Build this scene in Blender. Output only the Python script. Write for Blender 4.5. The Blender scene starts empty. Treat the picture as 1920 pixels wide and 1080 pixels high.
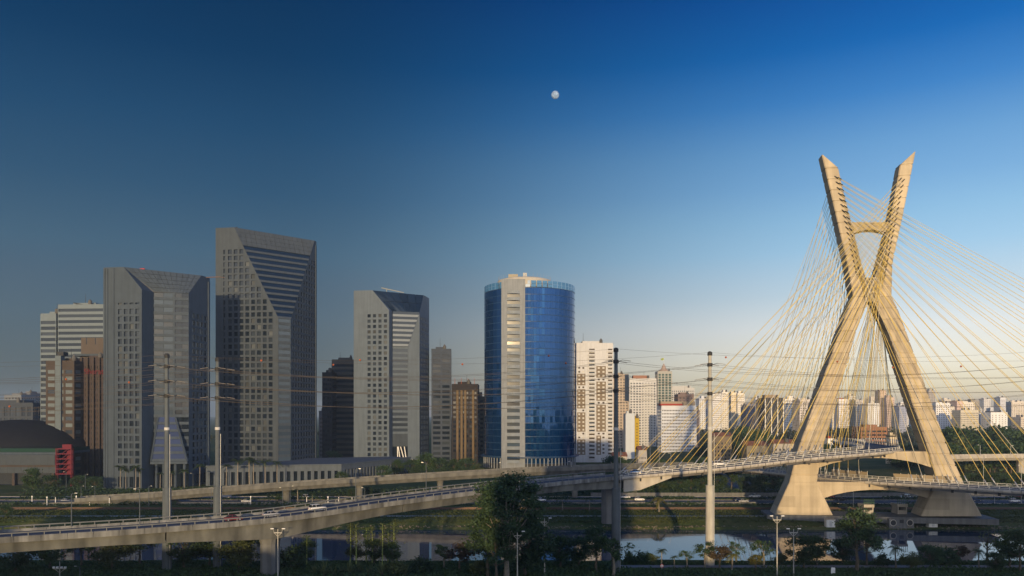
import bpy, math, random
import numpy as np
from mathutils import Vector, Matrix

random.seed(7)
R = math.radians
scene = bpy.context.scene
col = scene.collection

# ------------------------------------------------------------------ camera
F, CX, HY, H = 1470.0, 960.0, 775.0, 40.0      # focal length and horizon in 1920x1080 pixels, eye height
cam = bpy.data.cameras.new('camera'); cam_o = bpy.data.objects.new('camera', cam); col.objects.link(cam_o)
cam_o.location = (0, 0, H); cam_o.rotation_euler = (R(90), 0, 0)
cam.sensor_width = 36.0; cam.lens = F / 1920 * 36.0; cam.shift_y = (HY - 540) / 1920
cam.clip_start = 1.0; cam.clip_end = 40000
scene.camera = cam_o
scene.render.resolution_x, scene.render.resolution_y = 1024, 576

# ------------------------------------------------------------------ light
SUN_EL, SUN_AZ = 6.0, -6.0        # low evening sun behind the viewer, a little to the left
SUN_DIR = Vector((math.sin(R(SUN_AZ)) * math.cos(R(SUN_EL)), -math.cos(R(SUN_AZ)) * math.cos(R(SUN_EL)), math.sin(R(SUN_EL))))
sun = bpy.data.lights.new('sun', 'SUN'); sun.energy = 4.9; sun.angle = R(0.5); sun.color = (1.0, 0.71, 0.37)
sun_o = bpy.data.objects.new('sun', sun); col.objects.link(sun_o)
sun_o.rotation_euler = SUN_DIR.to_track_quat('Z', 'Y').to_euler(); sun_o.location = (0, -200, 300)

world = bpy.data.worlds.new('World'); scene.world = world; world.use_nodes = True
nt = world.node_tree; nt.nodes.clear()
def N(t, **k):
    n = nt.nodes.new(t)
    for a, b in k.items(): setattr(n, a, b)
    return n
def srgb(r, g, b):
    f = lambda c: ((c/255 + 0.055)/1.055)**2.4 if c/255 > 0.04045 else c/255/12.92
    return (f(r), f(g), f(b), 1)
out = N('ShaderNodeOutputWorld'); bg = N('ShaderNodeBackground'); bg.inputs[1].default_value = 1.0
tc = N('ShaderNodeTexCoord'); sep = N('ShaderNodeSeparateXYZ'); nt.links.new(tc.outputs['Generated'], sep.inputs[0])
def ramp(stops):
    r = N('ShaderNodeValToRGB'); e = r.color_ramp.elements
    while len(e) > 1: e.remove(e[-1])
    e[0].position, e[0].color = stops[0][0], srgb(*stops[0][1])
    for p, c in stops[1:]:
        x = e.new(p); x.color = srgb(*c)
    return r
# tone of the evening sky by height: peach belt at the horizon to deep blue, clear side and dull side
SKY_CLEAR = [(0.0, (255, 220, 168)), (0.03, (255, 240, 200)), (0.06, (255, 249, 228)), (0.10, (238, 243, 242)), (0.14, (202, 224, 238)), (0.19, (166, 208, 238)), (0.225, (148, 196, 232)),
             (0.262, (126, 178, 224)), (0.30, (108, 164, 216)), (0.35, (64, 134, 203)), (0.40, (20, 106, 184)), (0.47, (0, 76, 158)), (0.75, (20, 92, 170)), (1.0, (30, 104, 182))]
SKY_DULL = [(0.0, (88, 90, 84)), (0.03, (88, 96, 94)), (0.07, (86, 101, 107)), (0.115, (82, 103, 117)), (0.155, (76, 100, 119)), (0.19, (68, 99, 122)),
            (0.26, (47, 85, 116)), (0.33, (28, 73, 110)), (0.40, (6, 58, 98)), (0.47, (0, 48, 88)), (0.75, (14, 74, 128)), (1.0, (22, 88, 146))]
rc, rd = ramp(SKY_CLEAR), ramp(SKY_DULL)
nt.links.new(sep.outputs['Z'], rc.inputs[0]); nt.links.new(sep.outputs['Z'], rd.inputs[0])
mr = N('ShaderNodeMapRange', interpolation_type='SMOOTHSTEP')
for i, v in zip((1, 2, 3, 4), (-0.30, 0.53, 0.0, 1.0)): mr.inputs[i].default_value = v
nt.links.new(sep.outputs['X'], mr.inputs[0])
mix = N('ShaderNodeMix', data_type='RGBA'); nt.links.new(mr.outputs[0], mix.inputs[0])
nt.links.new(rd.outputs[0], mix.inputs[6]); nt.links.new(rc.outputs[0], mix.inputs[7])
sky = N('ShaderNodeTexSky', sky_type='NISHITA'); sky.sun_disc = False
sky.sun_elevation = R(SUN_EL); sky.sun_rotation = R(180 - SUN_AZ); sky.air_density = 1.0; sky.dust_density = 1.0
mul = N('ShaderNodeVectorMath', operation='SCALE'); nt.links.new(sky.outputs[0], mul.inputs[0])
glow = N('ShaderNodeMapRange', interpolation_type='SMOOTHSTEP')      # sunset half of the sky behind the viewer, with pale fill added to lift shade
for i, v in zip((1, 2, 3, 4), (0.3, -0.9, 0.0, 1.0)): glow.inputs[i].default_value = v
nt.links.new(sep.outputs['Y'], glow.inputs[0]); nt.links.new(sky.outputs[0], mul.inputs[0]); mul.inputs['Scale'].default_value = 0.014
addw = N('ShaderNodeVectorMath', operation='ADD'); addw.inputs[1].default_value = (1.25, 1.15, 1.06); nt.links.new(mul.outputs[0], addw.inputs[0])
glw = N('ShaderNodeVectorMath', operation='SCALE'); nt.links.new(addw.outputs[0], glw.inputs[0]); fall = N('ShaderNodeMapRange', interpolation_type='SMOOTHSTEP')     # and it fades towards the zenith
for i, v in zip((1, 2, 3, 4), (0.08, 0.75, 1.0, 0.12)): fall.inputs[i].default_value = v
nt.links.new(sep.outputs['Z'], fall.inputs[0]); gm = N('ShaderNodeMath', operation='MULTIPLY'); nt.links.new(glow.outputs[0], gm.inputs[0]); nt.links.new(fall.outputs[0], gm.inputs[1])
nt.links.new(gm.outputs[0], glw.inputs['Scale'])
sc2 = N('ShaderNodeVectorMath', operation='SCALE'); sc2.inputs['Scale'].default_value = 1.0
nt.links.new(mix.outputs[2], sc2.inputs[0])
add = N('ShaderNodeVectorMath', operation='ADD'); nt.links.new(sc2.outputs[0], add.inputs[0]); nt.links.new(glw.outputs[0], add.inputs[1])
nt.links.new(add.outputs[0], bg.inputs[0]); nt.links.new(bg.outputs[0], out.inputs[0])

scene.view_settings.view_transform = 'Standard'; scene.view_settings.look = 'None'
scene.view_settings.exposure = 0.0; scene.view_settings.gamma = 1.0; scene.view_settings.use_curve_mapping = False
scene.cycles.max_bounces = 6; scene.cycles.diffuse_bounces = 3; scene.cycles.glossy_bounces = 3
scene.cycles.transparent_max_bounces = 6; scene.cycles.use_denoising = True
scene.cycles.sample_clamp_indirect = 6.0
scene.cycles.volume_bounces = 0
HAZE = 0.00011

# ------------------------------------------------------------------ helpers
def PX(px, Y): return (px - CX) * Y / F
def PZ(py, Y): return H - (py - HY) * Y / F
def GY(py, z=0.0): return (H - z) * F / (py - HY)
def V(*a): return Vector(a)

ORD = ['first', 'second', 'third', 'fourth', 'fifth', 'sixth', 'seventh', 'eighth', 'ninth', 'tenth', 'eleventh', 'twelfth',
       'thirteenth', 'fourteenth', 'fifteenth', 'sixteenth', 'seventeenth', 'eighteenth', 'nineteenth', 'twentieth',
       'twenty-first', 'twenty-second', 'twenty-third', 'twenty-fourth', 'twenty-fifth', 'twenty-sixth', 'twenty-seventh', 'twenty-eighth',
       'twenty-ninth', 'thirtieth', 'thirty-first', 'thirty-second', 'thirty-third', 'thirty-fourth', 'thirty-fifth', 'thirty-sixth',
       'thirty-seventh', 'thirty-eighth', 'thirty-ninth', 'fortieth']

MATS = {}
def mat(name, c, rough=0.8, lift=0.0, var=0.0, scale=0.3, metal=0.0, spec=0.2, ior=1.45, bump=0.0, streak=0.0, obj_var=0.0, trans=0.0, emit=None, detail=5.0):
    if name in MATS: return MATS[name]
    m = bpy.data.materials.new(name); m.use_nodes = True; t = m.node_tree; n = t.nodes; b = n['Principled BSDF']
    b.inputs['Base Color'].default_value = (*c, 1); b.inputs['Roughness'].default_value = rough
    b.inputs['Metallic'].default_value = metal; b.inputs['IOR'].default_value = ior; b.inputs['Specular IOR Level'].default_value = spec
    src = None
    if var or streak or obj_var or bump or lift:
        co = n.new('ShaderNodeNewGeometry')
        no = n.new('ShaderNodeTexNoise'); no.inputs['Scale'].default_value = scale; no.inputs['Detail'].default_value = detail; no.inputs['Roughness'].default_value = 0.65
        t.links.new(co.outputs['Position'], no.inputs['Vector'])
        mrn = n.new('ShaderNodeMapRange'); mrn.inputs[1].default_value = 0.3; mrn.inputs[2].default_value = 0.7
        mrn.inputs[3].default_value = 1 - var; mrn.inputs[4].default_value = 1 + var
        t.links.new(no.outputs[0], mrn.inputs[0]); fac = mrn.outputs[0]
        if streak:
            mp = n.new('ShaderNodeMapping'); mp.inputs['Scale'].default_value = (1.0, 1.0, 0.06)
            n2 = n.new('ShaderNodeTexNoise'); n2.inputs['Scale'].default_value = scale * 3; n2.inputs['Detail'].default_value = 3
            t.links.new(co.outputs['Position'], mp.inputs[0]); t.links.new(mp.outputs[0], n2.inputs['Vector'])
            mr2 = n.new('ShaderNodeMapRange'); mr2.inputs[1].default_value = 0.35; mr2.inputs[2].default_value = 0.7
            mr2.inputs[3].default_value = 1 + streak * 0.4; mr2.inputs[4].default_value = 1 - streak
            t.links.new(n2.outputs[0], mr2.inputs[0])
            mm = n.new('ShaderNodeMath'); mm.operation = 'MULTIPLY'; t.links.new(fac, mm.inputs[0]); t.links.new(mr2.outputs[0], mm.inputs[1]); fac = mm.outputs[0]
        if lift:                                  # each pour of concrete has its own slight tone
            sx = n.new('ShaderNodeSeparateXYZ'); t.links.new(co.outputs['Position'], sx.inputs[0])
            dv = n.new('ShaderNodeMath'); dv.operation = 'DIVIDE'; dv.inputs[1].default_value = lift; t.links.new(sx.outputs[2], dv.inputs[0])
            fl_ = n.new('ShaderNodeMath'); fl_.operation = 'FLOOR'; t.links.new(dv.outputs[0], fl_.inputs[0])
            dx = n.new('ShaderNodeMath'); dx.operation = 'DIVIDE'; dx.inputs[1].default_value = 9.0; t.links.new(sx.outputs[0], dx.inputs[0]); fx_ = n.new('ShaderNodeMath'); fx_.operation = 'FLOOR'; t.links.new(dx.outputs[0], fx_.inputs[0])
            cb = n.new('ShaderNodeCombineXYZ'); t.links.new(fl_.outputs[0], cb.inputs[0]); t.links.new(fx_.outputs[0], cb.inputs[1])
            wn = n.new('ShaderNodeTexWhiteNoise'); t.links.new(cb.outputs[0], wn.inputs[0])
            ml = n.new('ShaderNodeMapRange'); ml.inputs[3].default_value = .86; ml.inputs[4].default_value = 1.10; t.links.new(wn.outputs[0], ml.inputs[0])
            mm = n.new('ShaderNodeMath'); mm.operation = 'MULTIPLY'; t.links.new(fac, mm.inputs[0]); t.links.new(ml.outputs[0], mm.inputs[1]); fac = mm.outputs[0]
        if obj_var:
            oi = n.new('ShaderNodeObjectInfo'); m3 = n.new('ShaderNodeMapRange'); m3.inputs[3].default_value = 1 - obj_var; m3.inputs[4].default_value = 1 + obj_var
            t.links.new(oi.outputs['Random'], m3.inputs[0])
            mm = n.new('ShaderNodeMath'); mm.operation = 'MULTIPLY'; t.links.new(fac, mm.inputs[0]); t.links.new(m3.outputs[0], mm.inputs[1]); fac = mm.outputs[0]
        vm = n.new('ShaderNodeVectorMath'); vm.operation = 'SCALE'; vm.inputs[0].default_value = c
        t.links.new(fac, vm.inputs['Scale']); t.links.new(vm.outputs[0], b.inputs['Base Color']); src = vm.outputs[0]
        if bump:
            bp = n.new('ShaderNodeBump'); bp.inputs['Strength'].default_value = bump; bp.inputs['Distance'].default_value = 0.3
            t.links.new(no.outputs[0], bp.inputs['Height']); t.links.new(bp.outputs[0], b.inputs['Normal'])
    if trans:
        tr = n.new('ShaderNodeBsdfTranslucent'); mx = n.new('ShaderNodeMixShader'); mx.inputs[0].default_value = trans
        tr.inputs[0].default_value = (*c, 1)
        if src is not None: t.links.new(src, tr.inputs[0])
        o = n['Material Output']; t.links.new(b.outputs[0], mx.inputs[1]); t.links.new(tr.outputs[0], mx.inputs[2]); t.links.new(mx.outputs[0], o.inputs[0])
    if emit:
        b.inputs['Emission Color'].default_value = (*emit[0], 1); b.inputs['Emission Strength'].default_value = emit[1]
    MATS[name] = m
    return m

class MB:
    def __init__(s): s.v = []; s.f = []
    def poly(s, pts):
        k = len(s.v); s.v.extend([tuple(p) for p in pts]); s.f.append(tuple(range(k, k + len(pts)))); return s
    def box(s, x0, x1, y0, y1, z0, z1):
        k = len(s.v)
        s.v += [(x0,y0,z0),(x1,y0,z0),(x1,y1,z0),(x0,y1,z0),(x0,y0,z1),(x1,y0,z1),(x1,y1,z1),(x0,y1,z1)]
        s.f += [(k,k+3,k+2,k+1),(k+4,k+5,k+6,k+7),(k,k+1,k+5,k+4),(k+1,k+2,k+6,k+5),(k+2,k+3,k+7,k+6),(k+3,k,k+4,k+7)]
        return s
    def obox(s, o, u, v, w):          # corner o and three edge vectors
        o, u, v, w = Vector(o), Vector(u), Vector(v), Vector(w)
        p = [o, o+u, o+u+v, o+v]; k = len(s.v)
        s.v += [tuple(q) for q in p] + [tuple(q + w) for q in p]
        s.f += [(k,k+3,k+2,k+1),(k+4,k+5,k+6,k+7),(k,k+1,k+5,k+4),(k+1,k+2,k+6,k+5),(k+2,k+3,k+7,k+6),(k+3,k,k+4,k+7)]
        return s
    def loft(s, rings, cap=True):
        k = len(s.v); m = len(rings[0])
        for r in rings: s.v += [tuple(p) for p in r]
        for i in range(len(rings) - 1):
            for j in range(m):
                a = k + i*m + j; b = k + i*m + (j+1) % m
                s.f.append((a, b, b + m, a + m))
        if cap:
            s.f.append(tuple(k + j for j in reversed(range(m)))); e = k + (len(rings)-1)*m; s.f.append(tuple(e + j for j in range(m)))
        return s
    def tube(s, p, q, r0, r1=None, n=8):
        r1 = r0 if r1 is None else r1
        return s.path([p, q], [r0, r1], n)
    def path(s, pts, rad, n=6, cap=True):
        pts = [Vector(p) for p in pts]
        if not isinstance(rad, (list, tuple)): rad = [rad]*len(pts)
        rings = []
        for i, p in enumerate(pts):
            d = (pts[min(i+1, len(pts)-1)] - pts[max(i-1, 0)]).normalized()
            a = Vector((0,0,1)) if abs(d.z) < 0.9 else Vector((1,0,0))
            x = d.cross(a).normalized(); y = d.cross(x)
            rings.append([p + (x*math.cos(2*math.pi*j/n) + y*math.sin(2*math.pi*j/n))*rad[i] for j in range(n)])
        return s.loft(rings, cap)
    def lathe(s, c, prof, n=24):      # prof: (radius, z)
        rings = [[Vector(c) + V(r*math.cos(2*math.pi*j/n), r*math.sin(2*math.pi*j/n), z) for j in range(n)] for r, z in prof]
        return s.loft(rings)
    def prism(s, pts2, o, u, w, d, t): # outline pts2 in (u, w), extruded along d by t
        a = [Vector(o) + Vector(u)*x + Vector(w)*y for x, y in pts2]; b = [p + Vector(d)*t for p in a]
        return s.loft([a, b])
    def mesh(s, name):
        me = bpy.data.meshes.new(name); me.from_pydata(s.v, [], s.f); return me
    def build(s, name, m, parent=None, smooth=False, fix=True):
        me = s.mesh(name)
        if fix and len(s.f) < 60000:
            import bmesh
            bm = bmesh.new(); bm.from_mesh(me); bmesh.ops.recalc_face_normals(bm, faces=bm.faces); bm.to_mesh(me); bm.free()
        if smooth: me.polygons.foreach_set('use_smooth', [True]*len(me.polygons))
        me.materials.append(m)
        return link(name, me, parent)

def link(name, data, parent=None):
    o = bpy.data.objects.new(name, data); col.objects.link(o)
    if parent is not None:
        o.parent = parent
        w = parent.get('_loc')
        if w is not None: o.matrix_parent_inverse = Matrix.Translation(-Vector(w))
    return o
def tag(o, label, cat, group=None):
    o['label'] = label; o['category'] = cat
    if group: o['group'] = group
    return o
def root(name, label, cat, loc=(0,0,0), group=None, fixed=True):
    o = bpy.data.objects.new(name, None); col.objects.link(o); o.location = loc; o.empty_display_size = 0.5
    if fixed: o['_loc'] = tuple(loc)            # parts come in world coordinates
    return tag(o, label, cat, group)
def struct(o, kind='structure'):
    o['kind'] = kind; return o
def sub(parent, o):                             # put a world-space mesh under a part that is itself at the origin of its thing
    o.parent = parent; o.matrix_parent_inverse = Matrix.Identity(4); return o
def dup(r, loc, rz=0, sc=1.0, label=None, cat=None, group=None, tilt=0.0):
    c = r.copy(); col.objects.link(c); c.location = loc; c.rotation_euler = (tilt, 0, rz)
    c.scale = (sc, sc, sc) if not isinstance(sc, tuple) else sc
    if label: c['label'] = label
    if cat: c['category'] = cat
    if group: c['group'] = group
    for ch in r.children:
        k = ch.copy(); col.objects.link(k); k.parent = c
        for g in ch.children:
            h = g.copy(); col.objects.link(h); h.parent = k
    return c
PROTOS = []
def drop_protos():
    for r in PROTOS:
        for ch in list(r.children):
            for g in list(ch.children): bpy.data.objects.remove(g)
            bpy.data.objects.remove(ch)
        bpy.data.objects.remove(r)

def spline(pts, n=8):                            # Catmull-Rom through the points
    pts = [Vector(p) for p in pts]; out_ = []
    P = [pts[0]*2 - pts[1]] + pts + [pts[-1]*2 - pts[-2]]
    for i in range(1, len(P) - 2):
        for k in range(n):
            t = k / n; a, b, c, d = P[i-1], P[i], P[i+1], P[i+2]
            out_.append(0.5*((2*b) + (c - a)*t + (2*a - 5*b + 4*c - d)*t*t + (3*b - a - 3*c + d)*t**3))
    return out_ + [pts[-1]]
def resample(pts, step):
    acc = [0.0]
    for i in range(1, len(pts)): acc.append(acc[-1] + (pts[i] - pts[i-1]).length)
    n = max(1, int(acc[-1] / step)); out_ = []; j = 0
    for k in range(n + 1):
        s = acc[-1]*k/n
        while j < len(acc) - 2 and acc[j+1] < s: j += 1
        t = (s - acc[j]) / max(1e-6, acc[j+1] - acc[j]); out_.append(pts[j].lerp(pts[j+1], min(1, t)))
    return out_
def side_dirs(pts):                              # horizontal left-hand normal at each point
    o = []
    for i in range(len(pts)):
        d = pts[min(i+1, len(pts)-1)] - pts[max(i-1, 0)]; d.z = 0; d.normalize(); o.append(V(-d.y, d.x, 0))
    return o
def sweep(mb, pts, prof, close=True):            # prof: (offset to the left, height)
    sd = side_dirs(pts)
    if callable(prof): rings = [[p + s*a + V(0,0,b) for a, b in prof(i/(len(pts)-1))] for i, (p, s) in enumerate(zip(pts, sd))]
    else: rings = [[p + s*a + V(0,0,b) for a, b in prof] for p, s in zip(pts, sd)]
    return mb.loft(rings, close)

# facades with real openings --------------------------------------------------
def clip(poly, planes):                          # keep a*x + b*z + c >= 0
    for a, b, c in planes:
        o = []
        for i in range(len(poly)):
            p, q = poly[i], poly[(i+1) % len(poly)]; dp, dq = a*p[0] + b*p[1] + c, a*q[0] + b*q[1] + c
            if dp >= 0: o.append(p)
            if dp*dq < 0:
                t = dp/(dp - dq); o.append((p[0] + (q[0]-p[0])*t, p[1] + (q[1]-p[1])*t))
        poly = o
        if len(poly) < 3: return []
    return poly
def facade(mb, panes, o, u, n, w, z0, z1, cols, rows, rec=0.45, planes=(), keep=None, up=Vector((0,0,1))):
    """wall of width w from z0 to z1 seen from outside (u runs along it, n points out) with a recessed opening at cols x rows"""
    o, u, n = Vector(o), Vector(u), Vector(n)
    xs = sorted(set([0.0, w] + [a for c in cols for a in c])); zs = sorted(set([z0, z1] + [a for r in rows for a in r]))
    cs = set((round(a, 4), round(b, 4)) for a, b in cols); rs = set((round(a, 4), round(b, 4)) for a, b in rows)
    P = lambda x, z, d=0.0: o + u*x + up*z - n*d
    for i in range(len(xs) - 1):
        a, b = xs[i], xs[i+1]; wc = (round(a, 4), round(b, 4)) in cs
        run = None
        for j in range(len(zs) - 1):
            c, d = zs[j], zs[j+1]
            win = wc and (round(c, 4), round(d, 4)) in rs
            if win and planes and not all(pa*x + pb*z + pc > 0.25 for pa, pb, pc in planes for x in (a, b) for z in (c, d)): win = False
            if win and keep and not keep(0.5*(a+b), 0.5*(c+d)): win = False
            if win:
                if run is not None: _flush(mb, P, a, b, run, c, planes); run = None
                mb.poly([P(a,c), P(b,c), P(b,c,rec), P(a,c,rec)]); mb.poly([P(a,d,rec), P(b,d,rec), P(b,d), P(a,d)])
                mb.poly([P(a,c), P(a,c,rec), P(a,d,rec), P(a,d)]); mb.poly([P(b,c,rec), P(b,c), P(b,d), P(b,d,rec)])
                panes.append((P(0.5*(a+b), 0.5*(c+d), rec), u, n, b - a, d - c, up))
            elif run is None: run = c
        if run is not None: _flush(mb, P, a, b, run, zs[-1], planes)
def _flush(mb, P, a, b, c, d, planes):
    pl = [(a,c),(b,c),(b,d),(a,d)]
    if planes: pl = clip(pl, planes)
    if len(pl) >= 3: mb.poly([P(x, z) for x, z in pl])
def even(a, b, n, frac):                         # n openings in a..b, each filling frac of its bay
    p = (b - a)/n; return [(a + p*i + p*(1-frac)/2, a + p*i + p*(1+frac)/2) for i in range(n)]

_pane = None
def pane_mesh(m):
    key = 'pane_' + m.name
    me = bpy.data.meshes.get(key)
    if me is None:
        me = MB().box(-.5,.5,-.5,.5,-.5,.5).mesh(key); me.materials.append(m)
    return me
def pane_matrix(p, jit=0.0):
    c, u, n, w, h, up = p
    M = Matrix(((u.x, -n.x, up.x), (u.y, -n.y, up.y), (u.z, -n.z, up.z)))
    if jit: M = M @ Matrix.Rotation(random.uniform(-jit, jit), 3, 'Z') @ Matrix.Rotation(random.uniform(-jit, jit), 3, 'X')
    M = M @ Matrix.Diagonal((w, 0.1, h)); M = M.to_4x4(); M.translation = c - n*0.05
    return M
def put_panes(panes, m, parent, name='window', limit=300, jit=0.004, rest_name='far_windows'):
    ms = m if isinstance(m, (list, tuple)) else [m]
    panes = list(panes)
    if len(panes) > limit: panes.sort(key=lambda p: -p[3]*p[4]*abs(p[2].dot((Vector((0,0,H)) - p[0]).normalized())))
    for p in panes[:limit]:
        o = link(name, pane_mesh(random.choice(ms)), parent); o.matrix_basis = pane_matrix(p, jit)
    if panes[limit:]:
        join_panes(panes[limit:], ms[0], parent, rest_name, jit)
def join_panes(panes, m, parent, name='windows', jit=0.004):
    b = MB()
    cube = [(-.5,-.5,-.5),(.5,-.5,-.5),(.5,-.5,.5),(-.5,-.5,.5)]
    for p in panes:
        M = pane_matrix(p, jit); b.poly([M @ Vector(q) for q in cube])
    o = b.build(name, m, parent, fix=False); o['kind'] = 'stuff'; return o
# ------------------------------------------------------------------ materials
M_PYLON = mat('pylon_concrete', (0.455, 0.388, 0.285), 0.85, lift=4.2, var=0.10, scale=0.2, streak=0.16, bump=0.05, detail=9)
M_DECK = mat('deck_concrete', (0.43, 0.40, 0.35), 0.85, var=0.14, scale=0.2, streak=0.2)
M_VIAD = mat('viaduct_concrete', (0.122, 0.126, 0.120), 0.88, var=0.28, scale=0.10, streak=0.5, detail=9)  # dimness of the left side is put into this and the other viaduct colours
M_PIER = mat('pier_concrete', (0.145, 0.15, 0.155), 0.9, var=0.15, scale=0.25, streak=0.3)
M_ASPH = mat('asphalt', (0.058, 0.070, 0.098), 0.9, var=0.25, scale=0.35)
M_RAILP = mat('white_rail_paint', (0.60, 0.60, 0.57), 0.5, var=0.12, scale=1.0)
M_STAY = mat('yellow_sheath', (0.62, 0.48, 0.15), 0.55, obj_var=0.22)
M_STAY_P = mat('pale_sheath', (0.56, 0.53, 0.44), 0.55, obj_var=0.2)
M_STEEL = mat('galvanised_steel', (0.42, 0.43, 0.44), 0.45, metal=0.6, var=0.1)
M_DARK = mat('dark_steel', (0.035, 0.037, 0.04), 0.6)
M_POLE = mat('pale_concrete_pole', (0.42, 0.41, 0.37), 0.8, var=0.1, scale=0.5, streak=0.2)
M_WHITE = mat('white_paint', (0.78, 0.78, 0.77), 0.5)
M_LINE = mat('road_paint', (0.62, 0.62, 0.58), 0.7, var=0.2, scale=0.8)
M_STONE = mat('bank_stone', (0.20, 0.17, 0.13), 0.95, var=0.35, scale=0.4, bump=0.4)

# ------------------------------------------------------------------ ground with the river cut into it
def ground_material():
    m = bpy.data.materials.new('ground_earth_grass'); m.use_nodes = True; t = m.node_tree; n = t.nodes; b = n['Principled BSDF']
    b.inputs['Roughness'].default_value = 0.95; b.inputs['Specular IOR Level'].default_value = 0.1
    g = n.new('ShaderNodeNewGeometry')
    def noise(s, d=6, r=0.65):
        x = n.new('ShaderNodeTexNoise'); x.inputs['Scale'].default_value = s; x.inputs['Detail'].default_value = d; x.inputs['Roughness'].default_value = r
        t.links.new(g.outputs['Position'], x.inputs['Vector']); return x
    def rp(src, stops):
        r = n.new('ShaderNodeValToRGB'); e = r.color_ramp.elements
        e[0].position, e[0].color = stops[0][0], (*stops[0][1], 1); e[1].position, e[1].color = stops[-1][0], (*stops[-1][1], 1)
        for p, c in stops[1:-1]: x = e.new(p); x.color = (*c, 1)
        t.links.new(src, r.inputs[0]); return r
    a, c = noise(0.05), noise(0.9, 8, 0.75)
    mx = n.new('ShaderNodeMath'); mx.operation = 'ADD'; ms = n.new('ShaderNodeMath'); ms.operation = 'MULTIPLY'; ms.inputs[1].default_value = 0.5
    t.links.new(a.outputs[0], mx.inputs[0]); t.links.new(c.outputs[0], mx.inputs[1]); t.links.new(mx.outputs[0], ms.inputs[0])
    r = rp(ms.outputs[0], [(0.32, (0.030, 0.045, 0.016)), (0.46, (0.050, 0.072, 0.022)), (0.55, (0.085, 0.095, 0.036)), (0.66, (0.16, 0.125, 0.07))])
    t.links.new(r.outputs[0], b.inputs['Base Color'])
    bp = n.new('ShaderNodeBump'); bp.inputs['Strength'].default_value = 0.6; bp.inputs['Distance'].default_value = 0.5
    t.links.new(c.outputs[0], bp.inputs['Height']); t.links.new(bp.outputs[0], b.inputs['Normal'])
    return m
M_GROUND = ground_material()
WATER = -3.0
def bank_profile(x):
    wob = 0.8*math.sin(x*0.045) + 0.5*math.sin(x*0.13 + 1) + 0.35*math.sin(x*0.31 + 2)
    return [(-1500, 0), (100, 0), (190, 0), (201, 0), (206, -.1), (216 + wob, -0.6), (224 + wob, -2.2), (229 + wob, -3.6), (240, -5.5), (284, -5.5), (289 + wob*.6, -3.6),
            (291 + wob*.6, -2.3), (294 + wob*.5, -1.9), (298 + wob*.3, -0.35), (301, 0), (330, 0), (400, 0), (600, 0), (1000, 0), (2000, 0), (4000, 0), (9000, 0)]
gb = MB(); xs = [-9000, -3000, -1200] + list(range(-500, 601, 6)) + [1200, 3000, 9000]
k = len(bank_profile(0))
for x in xs: gb.v += [(x, y, z + (0.18*math.sin(x*0.9 + y) if -5 < z < -0.2 else 0)) for y, z in bank_profile(x)]
for i in range(len(xs) - 1):
    for j in range(k - 1): a = i*k + j; gb.f.append((a, a + k, a + k + 1, a + 1))
ground = struct(gb.build('ground', M_GROUND, fix=False))

def water_material():
    m = bpy.data.materials.new('river_water'); m.use_nodes = True; t = m.node_tree; n = t.nodes; b = n['Principled BSDF']
    b.inputs['Base Color'].default_value = (0.020, 0.048, 0.095, 1); b.inputs['Roughness'].default_value = 0.035; b.inputs['IOR'].default_value = 2.8
    g = n.new('ShaderNodeNewGeometry'); mp = n.new('ShaderNodeMapping'); mp.inputs['Scale'].default_value = (0.25, 0.9, 1)
    x = n.new('ShaderNodeTexNoise'); x.inputs['Scale'].default_value = 0.5; x.inputs['Detail'].default_value = 3
    t.links.new(g.outputs['Position'], mp.inputs[0]); t.links.new(mp.outputs[0], x.inputs['Vector'])
    bp = n.new('ShaderNodeBump'); bp.inputs['Strength'].default_value = 0.025; bp.inputs['Distance'].default_value = 0.4
    t.links.new(x.outputs[0], bp.inputs['Height']); t.links.new(bp.outputs[0], b.inputs['Normal'])
    return m
struct(MB().poly([(-1200, 222, WATER), (1500, 222, WATER), (1500, 298, WATER), (-1200, 298, WATER)]).build('river_water', water_material()))

def strip(name, x0, x1, y0, y1, m, z=0.02):
    return struct(MB().poly([(x0, y0, z), (x1, y0, z), (x1, y1, z), (x0, y1, z)]).build(name, m))
M_PATH = mat('pale_path', (0.33, 0.33, 0.33), 0.9, var=0.12, scale=0.5)
strip('cycle_path', -500, 108, 303.5, 306.3, M_PATH, 0.03)
strip('riverside_path', 27, 600, 203.2, 206.4, mat('near_path', (0.19, 0.19, 0.20), 0.9, var=0.15, scale=0.5), 0.03)
M_BALLAST = mat('rusty_ballast', (0.045, 0.032, 0.028), 0.95, var=0.3, scale=1.2)
strip('railway_ballast', -500, 600, 325, 334, M_BALLAST, 0.02)
for yy in (326.6, 328.2, 330.6, 332.2):
    tag(MB().box(-500, 600, yy - .05, yy + .05, 0.03, 0.2).build('railway_rail', mat('rail_steel', (0.12, 0.08, 0.06), 0.5, metal=0.5)),
        f'{ORD[(326.6, 328.2, 330.6, 332.2).index(yy)]} rusty steel railway rail counted from the river bank', 'rail', 'railway rails on the far bank')
roads = [('highway_road', 347, 361, -600, 700), ('service_road', 366, 376, -600, 700)]
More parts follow.
